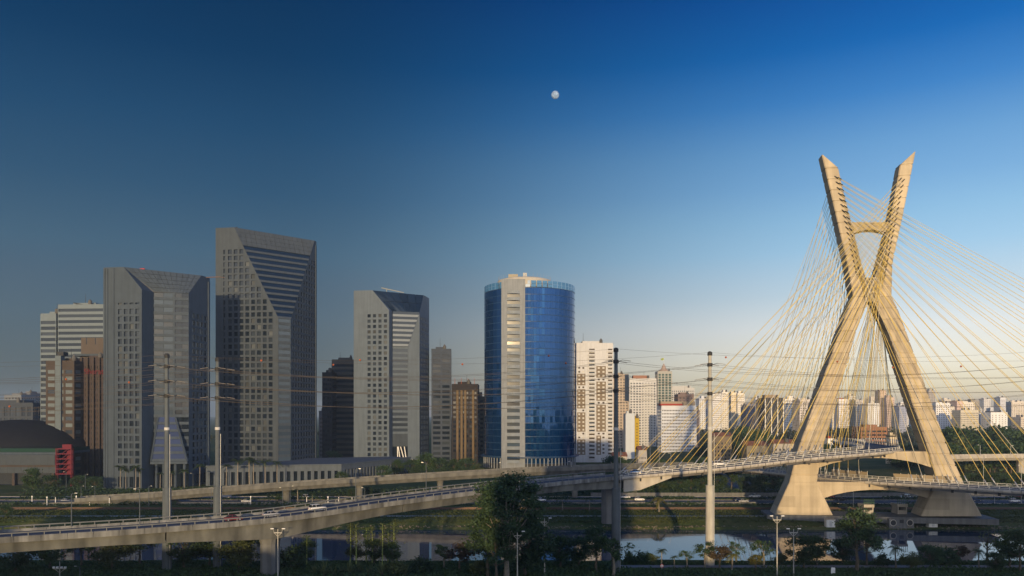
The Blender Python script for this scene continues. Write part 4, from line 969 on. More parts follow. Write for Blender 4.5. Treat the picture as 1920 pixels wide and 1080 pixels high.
far = [  # x0, x1, top, distance, colour, columns, windows, label
 (1303, 1312, 770, 860, (.22, .17, .15), 3, .4, 'narrow brown block at the side of the white slab block'),
 (1311, 1331, 748, 1300, (.52, .52, .53), 5, .3, 'blank-sided white tower left of the thin sunlit pylon'),
 (1336, 1353, 739, 1250, (.55, .52, .48), 4, .5, 'white tower with a dark window column behind the thin sunlit pylon'),
 (1353.5, 1366, 736, 1280, (.55, .5, .42), 3, .4, 'narrow cream tower right of the thin sunlit pylon'),
 (1371, 1382, 737, 1350, (.60, .50, .36), 3, .3, 'tall sunlit cream tower, left half of a pair'),
 (1383, 1396, 738, 1340, (.60, .54, .45), 3, .45, 'tall sunlit cream tower, right half of a pair'),
 (1399, 1416, 759, 1200, (.13, .13, .17), 4, .6, 'dark blue-grey block above the wooded rise'),
 (1416.5, 1426, 747, 1400, (.56, .52, .48), 3, .4, 'thin white tower behind the dark glass office'),
 (1424, 1433, 750, 1260, (.36, .28, .21), 3, .5, 'thin brown tower touching the dark glass office'),
 (1471, 1498, 749, 1150, (.58, .55, .51), 7, .45, 'white tower with fine windows right of the dark glass office'),
 (1499, 1523, 750, 1080, (.48, .42, .36), 5, .6, 'balconied white and brown tower half behind the bridge leg'),
 (1552, 1566, 757, 1500, (.52, .50, .48), 4, .4, 'far white block just inside the bridge legs'),
 (1573, 1592, 749, 1400, (.58, .54, .50), 6, .5, 'white tower with a maroon top between the bridge legs'),
 (1592.5, 1603, 743, 1550, (.55, .53, .50), 3, .4, 'tallest thin white tower between the bridge legs'),
 (1604, 1618, 751, 1450, (.48, .43, .38), 4, .5, 'beige tower left of the orange office, between the bridge legs'),
 (1627, 1649, 757, 1380, (.58, .56, .54), 5, .3, 'broad white tower above the orange office'),
 (1649.5, 1662, 733, 1600, (.54, .40, .30), 4, .5, 'peach tower with twin peaks between the bridge legs'),
 (1662.5, 1677, 746, 1450, (.46, .34, .27), 5, .5, 'brown striped tower right of the peach tower'),
 (1686, 1700, 763, 1300, (.26, .27, .33), 4, .4, 'blue-grey tower beside the dark inner face of the bridge leg'),
 (1741, 1754, 733, 1700, (.30, .27, .24), 4, .5, 'tall hazy grey-brown tower touching the outer bridge leg'),
 (1755, 1781, 757, 1350, (.58, .55, .52), 6, .5, 'bright white block right of the outer bridge leg'),
 (1781.5, 1790, 763, 1400, (.50, .44, .36), 2, .3, 'narrow cream block beside the bright white block'),
 (1794, 1806, 753, 1500, (.50, .36, .29), 4, .4, 'slim pinkish tower left of the gridded cream office'),
 (1801, 1835, 770, 1250, (.46, .40, .30), 12, .6, 'wide gridded cream office above the dark trees'),
 (1806, 1827, 755, 1500, (.56, .50, .42), 6, .4, 'cream tower rising behind the gridded office'),
 (1838, 1849, 780, 1300, (.54, .50, .45), 3, .4, 'low white block between the gridded office and the capped slab'),
 (1857, 1890, 774, 1250, (.60, .57, .54), 5, .25, 'bright white ribbed slab with a dark cap'),
 (1914, 1924, 783, 1300, (.50, .42, .33), 3, .4, 'small cream block near the picture edge beyond the cables'),
 (1216, 1228, 745, 1350, (.48, .49, .52), 4, .4, 'faint pale tower between the balcony tower and the flagged tower'),
 (1229, 1238, 762, 1100, (.16, .17, .21), 3, .5, 'grey stacked balconies low beside the balcony tower'),
 (1152, 1166, 742, 1200, (.30, .30, .33), 3, .5, 'grey tower mostly hidden behind the shaded pylon'),
]
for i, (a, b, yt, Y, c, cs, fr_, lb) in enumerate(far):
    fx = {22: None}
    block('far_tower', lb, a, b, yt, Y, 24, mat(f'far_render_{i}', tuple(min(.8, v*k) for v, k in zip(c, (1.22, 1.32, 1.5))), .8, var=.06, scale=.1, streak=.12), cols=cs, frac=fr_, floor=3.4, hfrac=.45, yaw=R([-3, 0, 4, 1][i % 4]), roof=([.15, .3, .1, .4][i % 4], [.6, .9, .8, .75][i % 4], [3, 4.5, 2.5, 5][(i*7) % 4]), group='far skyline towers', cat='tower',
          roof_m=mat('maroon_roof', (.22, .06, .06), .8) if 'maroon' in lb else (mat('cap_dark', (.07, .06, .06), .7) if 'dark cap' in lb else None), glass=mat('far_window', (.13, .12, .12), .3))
rf = random.Random(12); hz_n = 0
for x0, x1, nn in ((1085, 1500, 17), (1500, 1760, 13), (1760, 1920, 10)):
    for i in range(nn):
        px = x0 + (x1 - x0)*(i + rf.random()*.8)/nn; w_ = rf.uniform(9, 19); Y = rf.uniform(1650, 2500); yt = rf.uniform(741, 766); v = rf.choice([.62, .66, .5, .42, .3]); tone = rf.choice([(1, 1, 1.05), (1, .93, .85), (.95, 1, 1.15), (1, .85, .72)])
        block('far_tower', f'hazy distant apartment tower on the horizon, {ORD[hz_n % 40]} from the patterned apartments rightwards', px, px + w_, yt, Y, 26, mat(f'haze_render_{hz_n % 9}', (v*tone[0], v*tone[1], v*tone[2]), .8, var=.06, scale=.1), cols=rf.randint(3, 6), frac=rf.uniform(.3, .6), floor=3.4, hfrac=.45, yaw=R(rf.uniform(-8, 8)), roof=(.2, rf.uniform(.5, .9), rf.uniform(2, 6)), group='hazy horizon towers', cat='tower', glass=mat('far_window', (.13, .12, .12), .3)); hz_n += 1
def ribs(t, c0, u, b, w, zt):
    for f in (.02, .34, .66, .95): MB().obox(c0 + u*w*f - b*.4, u*w*.035, b*.39, UPV*zt).build('white_rib', M_WHITE, t)
block('office_building', 'dark glass office tower with white ribs and a tan cap behind the cables', 1433.5, 1470, 747, 1050, 26, mat('dark_curtain', (.045, .047, .058), .85), cols=8, frac=.7, floor=3.8, hfrac=.6, glass=G_DARK, roof=(.12, .8, 5), roof_m=mat('tan_cap', (.28, .22, .16), .8), extra=ribs)
M_ORG = mat('orange_brick', (.29, .15, .09), .8, var=.08)
block('office_building', 'orange brick office with four dark window bands between the bridge legs', 1614, 1664, 802, 900, 24, M_ORG, cols=5, frac=.78, floor=4.2, hfrac=.42, glass=G_DARK, roof=(.25, .72, 3.5), lo=.4, limit=100)
block('white_hut', 'plain white box building with a red roof edge behind the bridge deck', 1552, 1565, 824, 700, 8, M_WHITE, cols=1, frac=.02, floor=9, roof_m=mat('tile_red', (.30, .045, .03), .7))
block('gatehouse', 'small cream kiosk on the far deck end between the bridge legs', 1668, 1682, 819, 560, 6, mat('cream_paint', (.55, .48, .36), .8), cols=2, frac=.1, floor=9, z0=17)
# sheds near the avenue
for a, b, yt, Y, c, lb in ((1336, 1372, 820, 640, (.18, .145, .10), 'tan shed with gabled bays beside the avenue'), (1197, 1213, 846, 600, (.42, .40, .38), 'small white house at the foot of the yellow block'),
                          (1400, 1440, 838, 540, (.20, .18, .14), 'long low tan depot building beside the far avenue'), (1450, 1490, 834, 600, (.40, .38, .35), 'low pale warehouse close to the left bridge leg'), (1150, 1176, 858, 600, (.45, .42, .38), 'low white annex below the brown-panelled apartment tower')):
    tt = block('low_house', lb, a, b, yt, Y, 12, mat('shed_' + lb[:9].replace(' ', '_'), c, .85, var=.1), cols=5, frac=.4, floor=3.2, hfrac=.5, roof=(.02, .3, .5), limit=60)
    xa, xb, zt = PX(a, Y), PX(b, Y), PZ(yt, Y)
    MB().prism([(-.6, 0), (13, 0), (6.2, 3.0)], V(xa - .4, Y, zt + .92), V(0, 1, 0), UPV, V(1, 0, 0), xb - xa + .8).build('pitched_roof', mat('clay_tile', (.22, .10, .06), .85, var=.2), tt)
# the city behind the viewer: it throws the evening shadows over the river and shows in the glass
M_CITY = mat('city_render', (.10, .095, .09), .8, var=.1)
def behind(label, x0, x1, y, h, d=24):
    t = root('city_block', label, 'building', ((x0 + x1)/2, y, 0), 'city blocks behind the viewer'); w = MB(); pn_ = []
    n = max(2, int((x1 - x0)/5)); rows = [(3 + 3.5*i, 5 + 3.5*i) for i in range(int((h - 4)/3.5))]
    facade(w, pn_, V(x1, y, 0), V(-1, 0, 0), V(0, 1, 0), x1 - x0, 0, h, even(.6, x1 - x0 - .6, n, .55), rows, .4)
    w.poly([V(x0, y, 0), V(x0, y - d, 0), V(x0, y - d, h), V(x0, y, h)]); w.poly([V(x1, y, 0), V(x1, y - d, 0), V(x1, y - d, h), V(x1, y, h)]); w.poly([V(x0, y - d, 0), V(x1, y - d, 0), V(x1, y - d, h), V(x0, y - d, h)])
    w.poly([V(x0, y, h), V(x1, y, h), V(x1, y - d, h), V(x0, y - d, h)]); w.build('wall', M_CITY, t, fix=False); join_panes(pn_, G_DARK2, t, 'windows')
behind('tall slim tower whose reflection stands in the blue glass tower', -30, 6, -60, 92)
behind('broad block casting shade over the right foot of the bridge', 103, 150, -60, 50)
behind('block casting shade on the near end of the long viaduct', -215, -139, -60, 44)
behind('long low block shading the wooded near bank on the left', -137, -86, -60, 33)
behind('low block shading the near bank around the viaduct pier', -84, -32, -60, 34)
behind('low block shading the near bank below the sunlit pylon', 8, 38, -60, 29.5)
behind('low block shading the near bank left of the bridge', 40, 101, -60, 39)
behind('block shading the near bank right of the bridge', 152, 230, -60, 46)
# ------------------------------------------------------------------ vegetation
def leaf_mat(name, c, tr=.25, var=.35): return mat(name, c, .6, var=var, scale=.9, obj_var=.22, trans=tr, spec=.25)
L_DARK = leaf_mat('leaf_dark', (.044, .078, .036)); L_MID = leaf_mat('leaf_mid', (.050, .088, .032)); L_OLIVE = leaf_mat('leaf_olive', (.082, .102, .038)); L_YEL = leaf_mat('leaf_yellowgreen', (.13, .125, .030)); L_RUST = leaf_mat('leaf_rust', (.065, .050, .030))
L_PALM = leaf_mat('palm_leaf', (.038, .060, .022)); L_SILV = leaf_mat('agave_leaf', (.11, .14, .06))
BARK = mat('bark', (.10, .085, .065), .95, var=.3, scale=2); BARK_P = mat('pale_bark', (.20, .18, .15), .9, var=.3, scale=2); STALK = mat('green_stalk', (.20, .25, .08), .7, var=.15)
def leaf_mesh(name, cen, nrm_bias, size, m, rng, aspect=1.9):
    n = len(cen); d = rng.normal(size=(n, 3)); d[:, 2] *= .6; d /= np.linalg.norm(d, axis=1)[:, None]
    e = rng.normal(size=(n, 3)); e -= (e*d).sum(1)[:, None]*d; e /= np.linalg.norm(e, axis=1)[:, None]
    s = (size*rng.uniform(.6, 1.35, n))[:, None]; a = d*s*.5*aspect; b = e*s*.5
    v = np.stack([cen - a, cen + b*1.0, cen + a, cen - b], 1).reshape(-1, 3)
    me = bpy.data.meshes.new(name); me.vertices.add(4*n); me.vertices.foreach_set('co', v.ravel())
    me.loops.add(4*n); me.loops.foreach_set('vertex_index', np.arange(4*n)); me.polygons.add(n); me.polygons.foreach_set('loop_start', np.arange(n)*4)
    me.polygons.foreach_set('loop_total', np.full(n, 4)); me.update(calc_edges=True); me.validate(); me.materials.append(m); return me
def make_tree(name, seed, h, spread, trunk_h, m, bark=BARK, clumps=26, per=95, size=.42, airy=.75, flat=1.0, lean=.0):
    rng = np.random.default_rng(seed); rnd = random.Random(seed)
    r = root(name, 'tree', 'tree', fixed=False); PROTOS.append(r)
    tb_ = MB(); top = V(lean*h*.2, rnd.uniform(-.3, .3), trunk_h + (h - trunk_h)*.55)
    k = [V(0, 0, -.3), V(rnd.uniform(-.2, .2), rnd.uniform(-.2, .2), trunk_h*.6), V(lean*h*.1, 0, trunk_h), top]
    r0 = .022*h + .08; tb_.path(k, [r0*1.3, r0, r0*.8, r0*.25], 7)
    cz = trunk_h + (h - trunk_h)*.52; rz = (h - trunk_h)*.5*flat; cs = []
    for i in range(clumps):
        for _ in range(20):
            p = rng.uniform(-1, 1, 3)
            q = np.linalg.norm(p)
            if .25 < q < 1: break
        p = p/q*(q**.55); wob = 1 + .25*math.sin(3*math.atan2(p[1], p[0]) + seed)
        cs.append(np.array([p[0]*spread*.5*wob + lean*h*.15, p[1]*spread*.5*wob, cz + p[2]*rz*(.9 + .2*rng.random())]))
    cs = np.array(cs)
    for i, c in enumerate(cs):
        if i % 2 == 0 or airy > .9:
            st = k[2].lerp(k[3], rnd.uniform(0, .8)); c_ = V(*c); md = st.lerp(c_, .5) + V(0, 0, -.06*h*.5)
            tb_.path([st, md, c_], [r0*.38, r0*.24, r0*.08], 5)
    tb_.build('trunk', bark, r, fix=False)
    cen = []
    for c in cs:
        n = int(per*rng.uniform(.5, 1.4)); rad = spread*.15*rng.uniform(.7, 1.3)
        q = rng.normal(size=(n, 3))*np.array([rad, rad, rad*.62])*airy; cen.append(c + q)
    link('crown', leaf_mesh(name + '_leaves', np.concatenate(cen), 0, size, m, rng), r)
    return r
def make_palm(name, seed, h, m, fr=15, fl=3.4, bark=BARK_P, droop=1.0):
    rnd = random.Random(seed); r = root(name, 'palm', 'palm', fixed=False); PROTOS.append(r)
    MB().path([V(0, 0, -.3), V(.15, .1, h*.5), V(.05, .2, h)], [.3, .22, .18], 8).build('trunk', bark, r, fix=False)
    b = MB()
    for i in range(fr):
        a = 2*math.pi*i/fr + rnd.uniform(-.2, .2); el = rnd.uniform(.1, 1.2); L = fl*rnd.uniform(.8, 1.15); pts = []
        for s in range(7):
            t = s/6; pts.append(V(.05, .2, h) + V(math.cos(a), math.sin(a), 0)*(L*t*math.cos(el*(1 - t*.3))) + V(0, 0, L*(math.sin(el)*t - droop*.75*t*t)))
        sd = V(-math.sin(a), math.cos(a), 0)
        for s in range(6):
            p, q = pts[s], pts[s+1]; w = L*.26*(1 - abs(s - 2.2)/5.5)
            for sg in (-1, 1):
                for g in (0, .5):
                    o = p.lerp(q, g); e = p.lerp(q, g + .38); tip = o.lerp(e, .9) + sd*sg*w + V(0, 0, -w*.45)
                    b.poly([o, e, tip + (e - o)*.25, tip])
    b.build('fronds', m, r, fix=False); return r
def make_agave(name, seed, m, n=26, L=1.8):
    rnd = random.Random(seed); r = root(name, 'agave', 'plant', fixed=False); PROTOS.append(r); b = MB()
    for i in range(n):
        a = rnd.uniform(0, 6.28); el = rnd.uniform(.35, 1.4); d = V(math.cos(a)*math.cos(el), math.sin(a)*math.cos(el), math.sin(el)); l = L*rnd.uniform(.7, 1.2); sd = V(-math.sin(a), math.cos(a), 0)*.09
        b.poly([V(0,0,0) - sd, V(0,0,0) + sd, d*l*.6 + sd*1.1, d*l + V(0,0,-.1), d*l*.6 - sd*1.1])
    b.build('leaves', m, r, fix=False); MB().tube(V(0,0,-.2), V(0,0,.5), .25, .15, 7).build('stem', BARK, r); return r
def make_sapling(name, seed, h, m, stalk=STALK):
    rng = np.random.default_rng(seed); r = root(name, 'sapling', 'tree', fixed=False); PROTOS.append(r)
    MB().path([V(0,0,-.3), V(.1, 0, h*.5), V(-.05, .1, h)], [.22, .16, .06], 6).build('trunk', stalk, r, fix=False); cen = []
    for i in range(9):
        z = h*(.5 + .5*i/8); n = 26; cen.append(np.array([0, 0, z]) + rng.normal(size=(n, 3))*np.array([.75, .75, .3])*(1.25 - .6*i/8))
    link('crown', leaf_mesh(name + '_leaves', np.concatenate(cen), 0, .28, m, rng), r); return r
T = {
 'big': make_tree('eucalyptus_tree', 11, 25, 15, 6, L_DARK, BARK_P, clumps=46, per=330, size=.38, airy=.52),
 'round_a': make_tree('broadleaf_tree', 1, 9, 8, 2.2, L_DARK, clumps=26, per=170, size=.32),
 'round_b': make_tree('broadleaf_tree', 2, 9, 7.2, 2.6, L_MID, clumps=24, per=170, size=.32),
 'round_c': make_tree('broadleaf_tree', 3, 8, 8.5, 1.8, L_OLIVE, clumps=24, per=170, size=.32, flat=.9),
 'airy': make_tree('airy_tree', 4, 11, 8, 3.4, L_DARK, clumps=26, per=115, size=.29, airy=.55),
 'airy_b': make_tree('airy_tree', 5, 8, 5.5, 3.2, L_MID, BARK_P, clumps=14, per=95, size=.26, airy=.6),
 'yellow': make_tree('yellow_tree', 6, 7, 5.5, 2.6, L_YEL, clumps=15, per=120, size=.28, airy=.7),
 'rust': make_tree('rusty_tree', 7, 6, 5.5, 2.2, L_RUST, clumps=15, per=80, size=.34, airy=.7),
 'shrub': make_tree('shrub', 8, 3.2, 4.6, .4, L_DARK, clumps=16, per=85, size=.34),
 'shrub_b': make_tree('shrub', 9, 3.0, 4.4, .4, L_OLIVE, clumps=16, per=80, size=.34),
 'bare': make_tree('bare_tree', 12, 9, 6, 3, L_OLIVE, BARK, clumps=22, per=7, size=.3, airy=1.0),
 'palm': make_palm('palm_tree', 1, 6.5, L_PALM), 'palm_tall': make_palm('palm_tree', 2, 11, L_PALM, fl=3.6), 'palm_y': make_palm('palm_tree', 3, 4.2, L_YEL, fr=18, fl=3.0, droop=1.3),
 'agave': make_agave('agave_plant', 1, L_SILV), 'sapling': make_sapling('slender_sapling', 1, 11.5, L_OLIVE), 'sapling_b': make_sapling('slender_sapling', 5, 9, L_MID),
 'wood_a': make_tree('broadleaf_tree', 21, 15, 13, 3, L_DARK, clumps=30, per=70, size=.85), 'wood_b': make_tree('broadleaf_tree', 22, 15, 12, 3, L_MID, clumps=30, per=70, size=.85), 'wood_c': make_tree('broadleaf_tree', 23, 14, 13, 3, L_OLIVE, clumps=28, per=70, size=.85),
}
rt = random.Random(3)
def plant(kind, px, Y, label, h=None, sc=1.0, z=0.0, group=None, cat=None, base=None):
    s = sc*rt.uniform(.97, 1.03)
    return dup(T[kind], (PX(px, Y), Y, z), rt.uniform(0, 6.28), (s*rt.uniform(.93, 1.07), s*rt.uniform(.93, 1.07), s), label, cat or {'shrub': 'shrub', 'shrub_b': 'shrub', 'agave': 'plant', 'palm': 'palm', 'palm_tall': 'palm', 'palm_y': 'palm'}.get(kind, 'tree'), group)
# near bank, handpicked
near = [
 ('big', 950, 188, 1.0, 'very tall dark eucalyptus rising in front of the long viaduct'),
 ('airy', 915, 192, 1.25, 'dark airy tree leaning against the left side of the tall eucalyptus'), ('round_a', 985, 193, 1.45, 'dark bushy tree filling the right side of the tall eucalyptus'), ('airy', 930, 186, .95, 'lower dark tree in front of the tall eucalyptus'),
 ('airy', 1118, 197, .95, 'dark leafy tree just left of the shaded pylon base'),
 ('round_a', 1085, 206, .8, 'dense dark tree left of the shaded pylon, second from it'),
 ('round_b', 1050, 203, .85, 'dense dark tree between the two tall street lights and the shaded pylon'),
 ('airy_b', 1150, 192, 1.25, 'thin young tree growing in front of the shaded pylon base'),
 ('round_a', 1010, 214, .62, 'low dark tree at the right foot of the tall eucalyptus'),
 ('shrub', 1180, 210, .75, 'dark bush at the water edge right of the shaded pylon'), ('shrub', 1203, 209, .85, 'dark bush left of the small riverside palm'),
 ('shrub_b', 1222, 210, .7, 'smaller spiky bush touching the small riverside palm'),
 ('palm', 1240, 206, .6, 'small dark palm against the bright water'), ('palm', 1264, 203, .42, 'lowest drooping palm right of the small dark palm'),
 ('airy_b', 1288, 204, .55, 'spindly sapling against bright water left of the sunlit pylon'),
 ('airy_b', 1322, 204, .85, 'thin tree hugging the left side of the sunlit pylon'), ('rust', 1350, 202, .95, 'rust coloured small tree right of the sunlit pylon'),
 ('palm_y', 1372, 199, .95, 'yellow-green palm with drooping fronds near the sunlit pylon'), ('airy_b', 1380, 210, .72, 'tall thin yellowing sapling behind the yellow palm'),
 ('yellow', 1417, 198, .62, 'small yellow-green tree left of the tall double street light'), ('airy_b', 1432, 204, .9, 'bright-edged tree beside the tall double street light'),
 ('round_a', 1507, 203, .92, 'dense dark round tree right of the double street lights'), ('round_b', 1532, 207, .8, 'dark tree touching the dense round tree by the lights'),
 ('round_c', 1462, 206, .42, 'low bushy tree between the two double street lights'),
 ('airy', 1606, 198, 1.32, 'tallest airy dark tree in front of the bridge legs'), ('airy', 1625, 206, .8, 'airy dark tree just right of the tallest bridge-side one'),
 ('round_a', 1580, 209, .7, 'low dark tree just left of the tallest bridge-side one'), ('palm', 1680, 203, .78, 'dark palm standing below the bridge opening'),
 ('shrub', 1655, 205, .9, 'dark bush left of the palm below the bridge opening'), ('round_c', 1708, 199, .58, 'low spreading dark tree right of the palm below the opening'),
 ('round_a', 1745, 202, .66, 'rounded dark tree below the right bridge foot'), ('shrub', 1775, 206, 1.3, 'broad dark bush below the right bridge foot'), ('rust', 1800, 209, .75, 'rusty tinted bush right of the right bridge foot'),
 ('palm', 1836, 201, .7, 'dark palm standing against bright water beyond the bridge foot'), ('bare', 1851, 210, 1.05, 'nearly bare branching tree against bright water'),
 ('round_b', 1892, 205, .95, 'dense dark tree by the right picture edge'), ('airy', 1912, 199, .9, 'taller dark tree cut by the right picture edge'), ('round_a', 1868, 198, .55, 'low dark tree left of the dense edge tree'),
 # left of the viaduct pier and along the near bank
 ('round_a', 30, 196, .8, 'dark tree under the viaduct at the far left end'), ('round_b', 92, 200, .78, 'dark tree under the viaduct, second from the left end'), ('airy', 152, 203, .66, 'airy dark tree under the viaduct, third from the left end'),
 ('round_c', 210, 201, .78, 'olive tree under the viaduct left of the first pylon'), ('airy', 262, 206, .72, 'airy tree under the viaduct just left of the first pylon'), ('round_a', 345, 203, .85, 'dense dark tree under the viaduct between the left pylons'),
 ('round_b', 392, 206, .72, 'green tree under the viaduct at the second pylon'), ('round_c', 448, 199, .78, 'olive tree close left of the viaduct pier'), ('airy', 470, 207, .72, 'airy tree touching the viaduct pier'),
 ('shrub', 545, 203, 1.2, 'dark bush right of the viaduct pier'), ('round_a', 575, 212, .58, 'low dark tree behind the agaves'),
 ('round_a', 702, 210, .70, 'dense rounded tree behind the slender saplings'), ('round_b', 735, 207, .6, 'smaller dense tree right of the rounded one behind the saplings'), ('round_c', 668, 212, .5, 'low olive tree left of the rounded one behind the saplings'),
 ('shrub_b', 742, 194, 1.0, 'olive bush right of the agaves at the picture foot'), ('shrub', 790, 197, 1.1, 'dark bush midway between agaves and eucalyptus'), ('rust', 862, 199, 1.15, 'brownish wispy tree left of the tall eucalyptus'), ('airy_b', 832, 202, .8, 'wispy sapling left of the brownish tree'), ('shrub_b', 900, 194, 1.0, 'olive bush at the left foot of the eucalyptus'),
]
for kd, px, Y, s, lb in near: plant(kd, px, Y, lb, sc=s*(1.25 if px < 560 else 1), group='trees and bushes on the near bank')
for i, px in enumerate((575, 657, 668, 687, 698, 717, 728, 739)): plant('sapling' if i % 3 else 'sapling_b', px, 205 + (i*37 % 8), f'slender pale-stalked sapling, {ORD[i]} from the viaduct pier', sc=.88 + .04*(i % 4), group='slender saplings by the water')
for i, (px, Y) in enumerate(((590, 196), (608, 194), (625, 193), (640, 195), (655, 194), (672, 196), (690, 195), (716, 194), (760, 194))): plant('agave', px, Y, f'spiky silver-green agave, {ORD[i]} from the viaduct pier', sc=1.4 + .35*((i*5) % 3), group='agaves at the picture foot')
# palms in front of the stone towers
for i, (px, Y, s) in enumerate(((226, 402, .95), (236, 406, .85), (254, 403, .95), (262, 408, .8), (300, 405, .7), (322, 402, .75), (346, 404, .8), (374, 402, 1.0), (424, 415, .95), (446, 418, 1.15), (468, 420, 1.2), (476, 424, 1.1), (497, 424, 1.05), (520, 428, 1.0))):
    plant('palm_tall', px, Y, f'tall palm before the stone towers, {ORD[i]} counted from the left', sc=s*1.15, group='palms before the stone towers')
for i, (px, Y, s) in enumerate(((558, 352, .75), (586, 344, .55))): plant('palm', px, Y, ['single palm beside the highway under the second viaduct', 'smaller palm beside the highway under the second viaduct'][i], sc=s*1.3)
plant('palm_y', 1236, 318, 'bushy palm on the far grass bank near the long pole shadow', sc=1.25); plant('palm', 1055, 322, 'small palm on the far bank left of the shaded pylon', sc=.8); plant('palm', 1105, 322, 'small palm on the far bank close to the viaduct end pier', sc=.75)
# trees in the middle distance
mid = [
 ('round_b', 60, 395, 1.25, 'green tree before the domed hall'), ('round_a', 95, 398, .95, 'dark low tree right of the green tree before the hall'), ('round_a', 150, 402, .9, 'dark tree between the red stair tower and the stone tower'), ('round_a', 178, 404, .8, 'low dark tree at the left foot of the squat stone tower'), ('round_a', 12, 300.8, .5, 'low dark bush on the far bank at the left edge'),
 ('round_b', 640, 430, .8, 'small tree at the end of the colonnade'), ('round_a', 720, 470, .95, 'dark tree under the pale stone tower, left one'), ('round_b', 745, 500, 1.05, 'tree under the pale stone tower, by its white struts'), ('round_a', 775, 505, 1.15, 'tree under the pale stone tower, right of its struts'), ('round_b', 800, 500, 1.45, 'big leafy tree right of the pale stone tower'), ('round_a', 826, 498, 1.3, 'leafy tree before the grey glazed tower'), ('round_b', 850, 505, 1.1, 'leafy tree before the dark brown office'), ('round_a', 874, 500, 1.25, 'taller tree before the tan-piered office'), ('round_c', 893, 505, .9, 'small tree left of the round glass tower'),
 ('round_a', 625, 600, 1.2, 'tree between the tallest tower and the banded grey office'), ('round_a', 660, 370, .5, 'small dark tree under the second viaduct'), ('round_b', 690, 368, .55, 'small green tree under the second viaduct by its pier'), ('round_c', 770, 372, .45, 'low olive bush under the second viaduct'),
 ('round_a', 1090, 430, .75, 'small tree below the patterned apartments, left'), ('round_a', 1118, 440, .7, 'small tree below the patterned apartments, middle'), ('round_b', 1140, 440, .8, 'small tree below the patterned apartments, right'), ('round_a', 1153, 480, 1.5, 'dark tree at the foot of the shaded pylon top'), ('round_a', 1166, 500, 1.2, 'dark tree left of the blank white slab'),
 ('round_c', 1215, 470, 1.1, 'sunny green tree right of the yellow block'), ('round_b', 1238, 480, 1.25, 'green tree before the red-roofed slab, left'), ('round_c', 1268, 470, 1.35, 'olive tree before the red-roofed slab, middle'), ('round_a', 1296, 475, 1.5, 'big dark tree before the red-roofed slab, right'), ('round_b', 1318, 520, 1.1, 'tree right of the red-roofed slab'),
]
for kd, px, Y, s, lb in mid: plant(kd, px, Y, lb, sc=s, group='trees around the buildings')
# row behind the highway, under the decks
rw = [(1195, 400, 1.0, 'round_a'), (1218, 395, 1.05, 'round_a'), (1240, 392, .55, 'round_c'), (1252, 398, 1.15, 'round_a'), (1275, 394, .95, 'round_a'), (1296, 400, 1.1, 'round_b'), (1318, 396, .9, 'round_a'), (1345, 398, 1.05, 'round_a'), (1372, 394, 1.15, 'airy'), (1398, 396, .9, 'round_a'), (1412, 390, .5, 'round_c'), (1428, 397, .95, 'round_a'), (1450, 400, 1.05, 'round_a'), (1476, 404, 1.0, 'round_b')]
for i, (px, Y, s, kd) in enumerate(rw): plant(kd, px, Y, f'dark tree behind the highway under the deck, {ORD[i]} from the left', sc=s, group='trees behind the highway')
# right-hand grove behind the elevated road and the wooded rise
for i in range(34):
    px = 1772 + (i*53 % 170); Y = 470 + (i*29 % 200); plant(['wood_a', 'wood_a', 'wood_b', 'wood_c'][i % 4], px, Y, 'dark tall tree in the grove right of the bridge', sc=1.05 + .35*rt.random(), z=min(8.5, 1 + (Y - 470)*.05), group='grove right of the bridge')
for i in range(16):
    px = 1795 + i*9; plant('round_a', px, 405 + (i*17 % 14), f'shaded tree under the elevated road, {ORD[i]} from the bridge leg', sc=.9, group='shaded trees under the elevated road')
for i in range(14):
    px = 1392 + (i*31 % 44); Y = 700 + (i*23 % 120); plant(['wood_a', 'wood_b'][i % 2], px, Y, 'dark tree on the wooded rise below the dark glass office', sc=1.0 + .25*rt.random(), z=3 + 5*rt.random(), group='trees on the wooded rise')
for i in range(12):
    px = 1690 + (i*17 % 60); Y = 520 + (i*31 % 160); plant(['wood_a', 'wood_b', 'wood_c'][i % 3], px, Y, 'tree seen between the bridge legs beside the orange office', sc=.75 + .25*rt.random(), z=0, group='trees between the bridge legs')
for i in range(10):
    px = 1548 + (i*23 % 66); Y = 640 + (i*41 % 200); plant(['wood_a', 'wood_c'][i % 2], px, Y, 'distant tree left of the orange office between the bridge legs', sc=.7 + .2*rt.random(), group='trees left of the orange office')
for i in range(12):
    px = 1310 + i*16; Y = 660 + (i*37 % 160); plant(['wood_a', 'wood_c', 'wood_b'][i % 3], px, Y, f'tree along the far avenue, {ORD[i]} from the white slab block', sc=.62 + .25*rt.random(), group='trees along the far avenue')
# far woods as one mass
rng = np.random.default_rng(5); cen = []
for i in range(520):
    Y = rng.uniform(950, 1600); px = rng.choice([rng.uniform(1180, 2100), rng.uniform(-200, 2100)], p=[.8, .2]); x = PX(px, Y); hh = rng.uniform(9, 17); w = rng.uniform(6, 11)
    for _ in range(5):
        c = np.array([x, Y, hh*.62]) + rng.normal(size=3)*np.array([w*.4, w*.3, hh*.16]); n = 34
        cen.append(c + rng.normal(size=(n, 3))*np.array([w*.28, w*.28, hh*.12]))
    n = 26; cen.append(np.array([x, Y, hh*.25]) + rng.normal(size=(n, 3))*np.array([w*.4, w*.3, hh*.16]))
fwm = leaf_mesh('far_woods', np.concatenate(cen), 0, 2.0, leaf_mat('far_leaf', (.050, .062, .032)), rng, 1.4); fw_o = link('far_woods', fwm); fw_o['kind'] = 'stuff'; tag(fw_o, 'distant dark green woods along the foot of the skyline', 'woods')
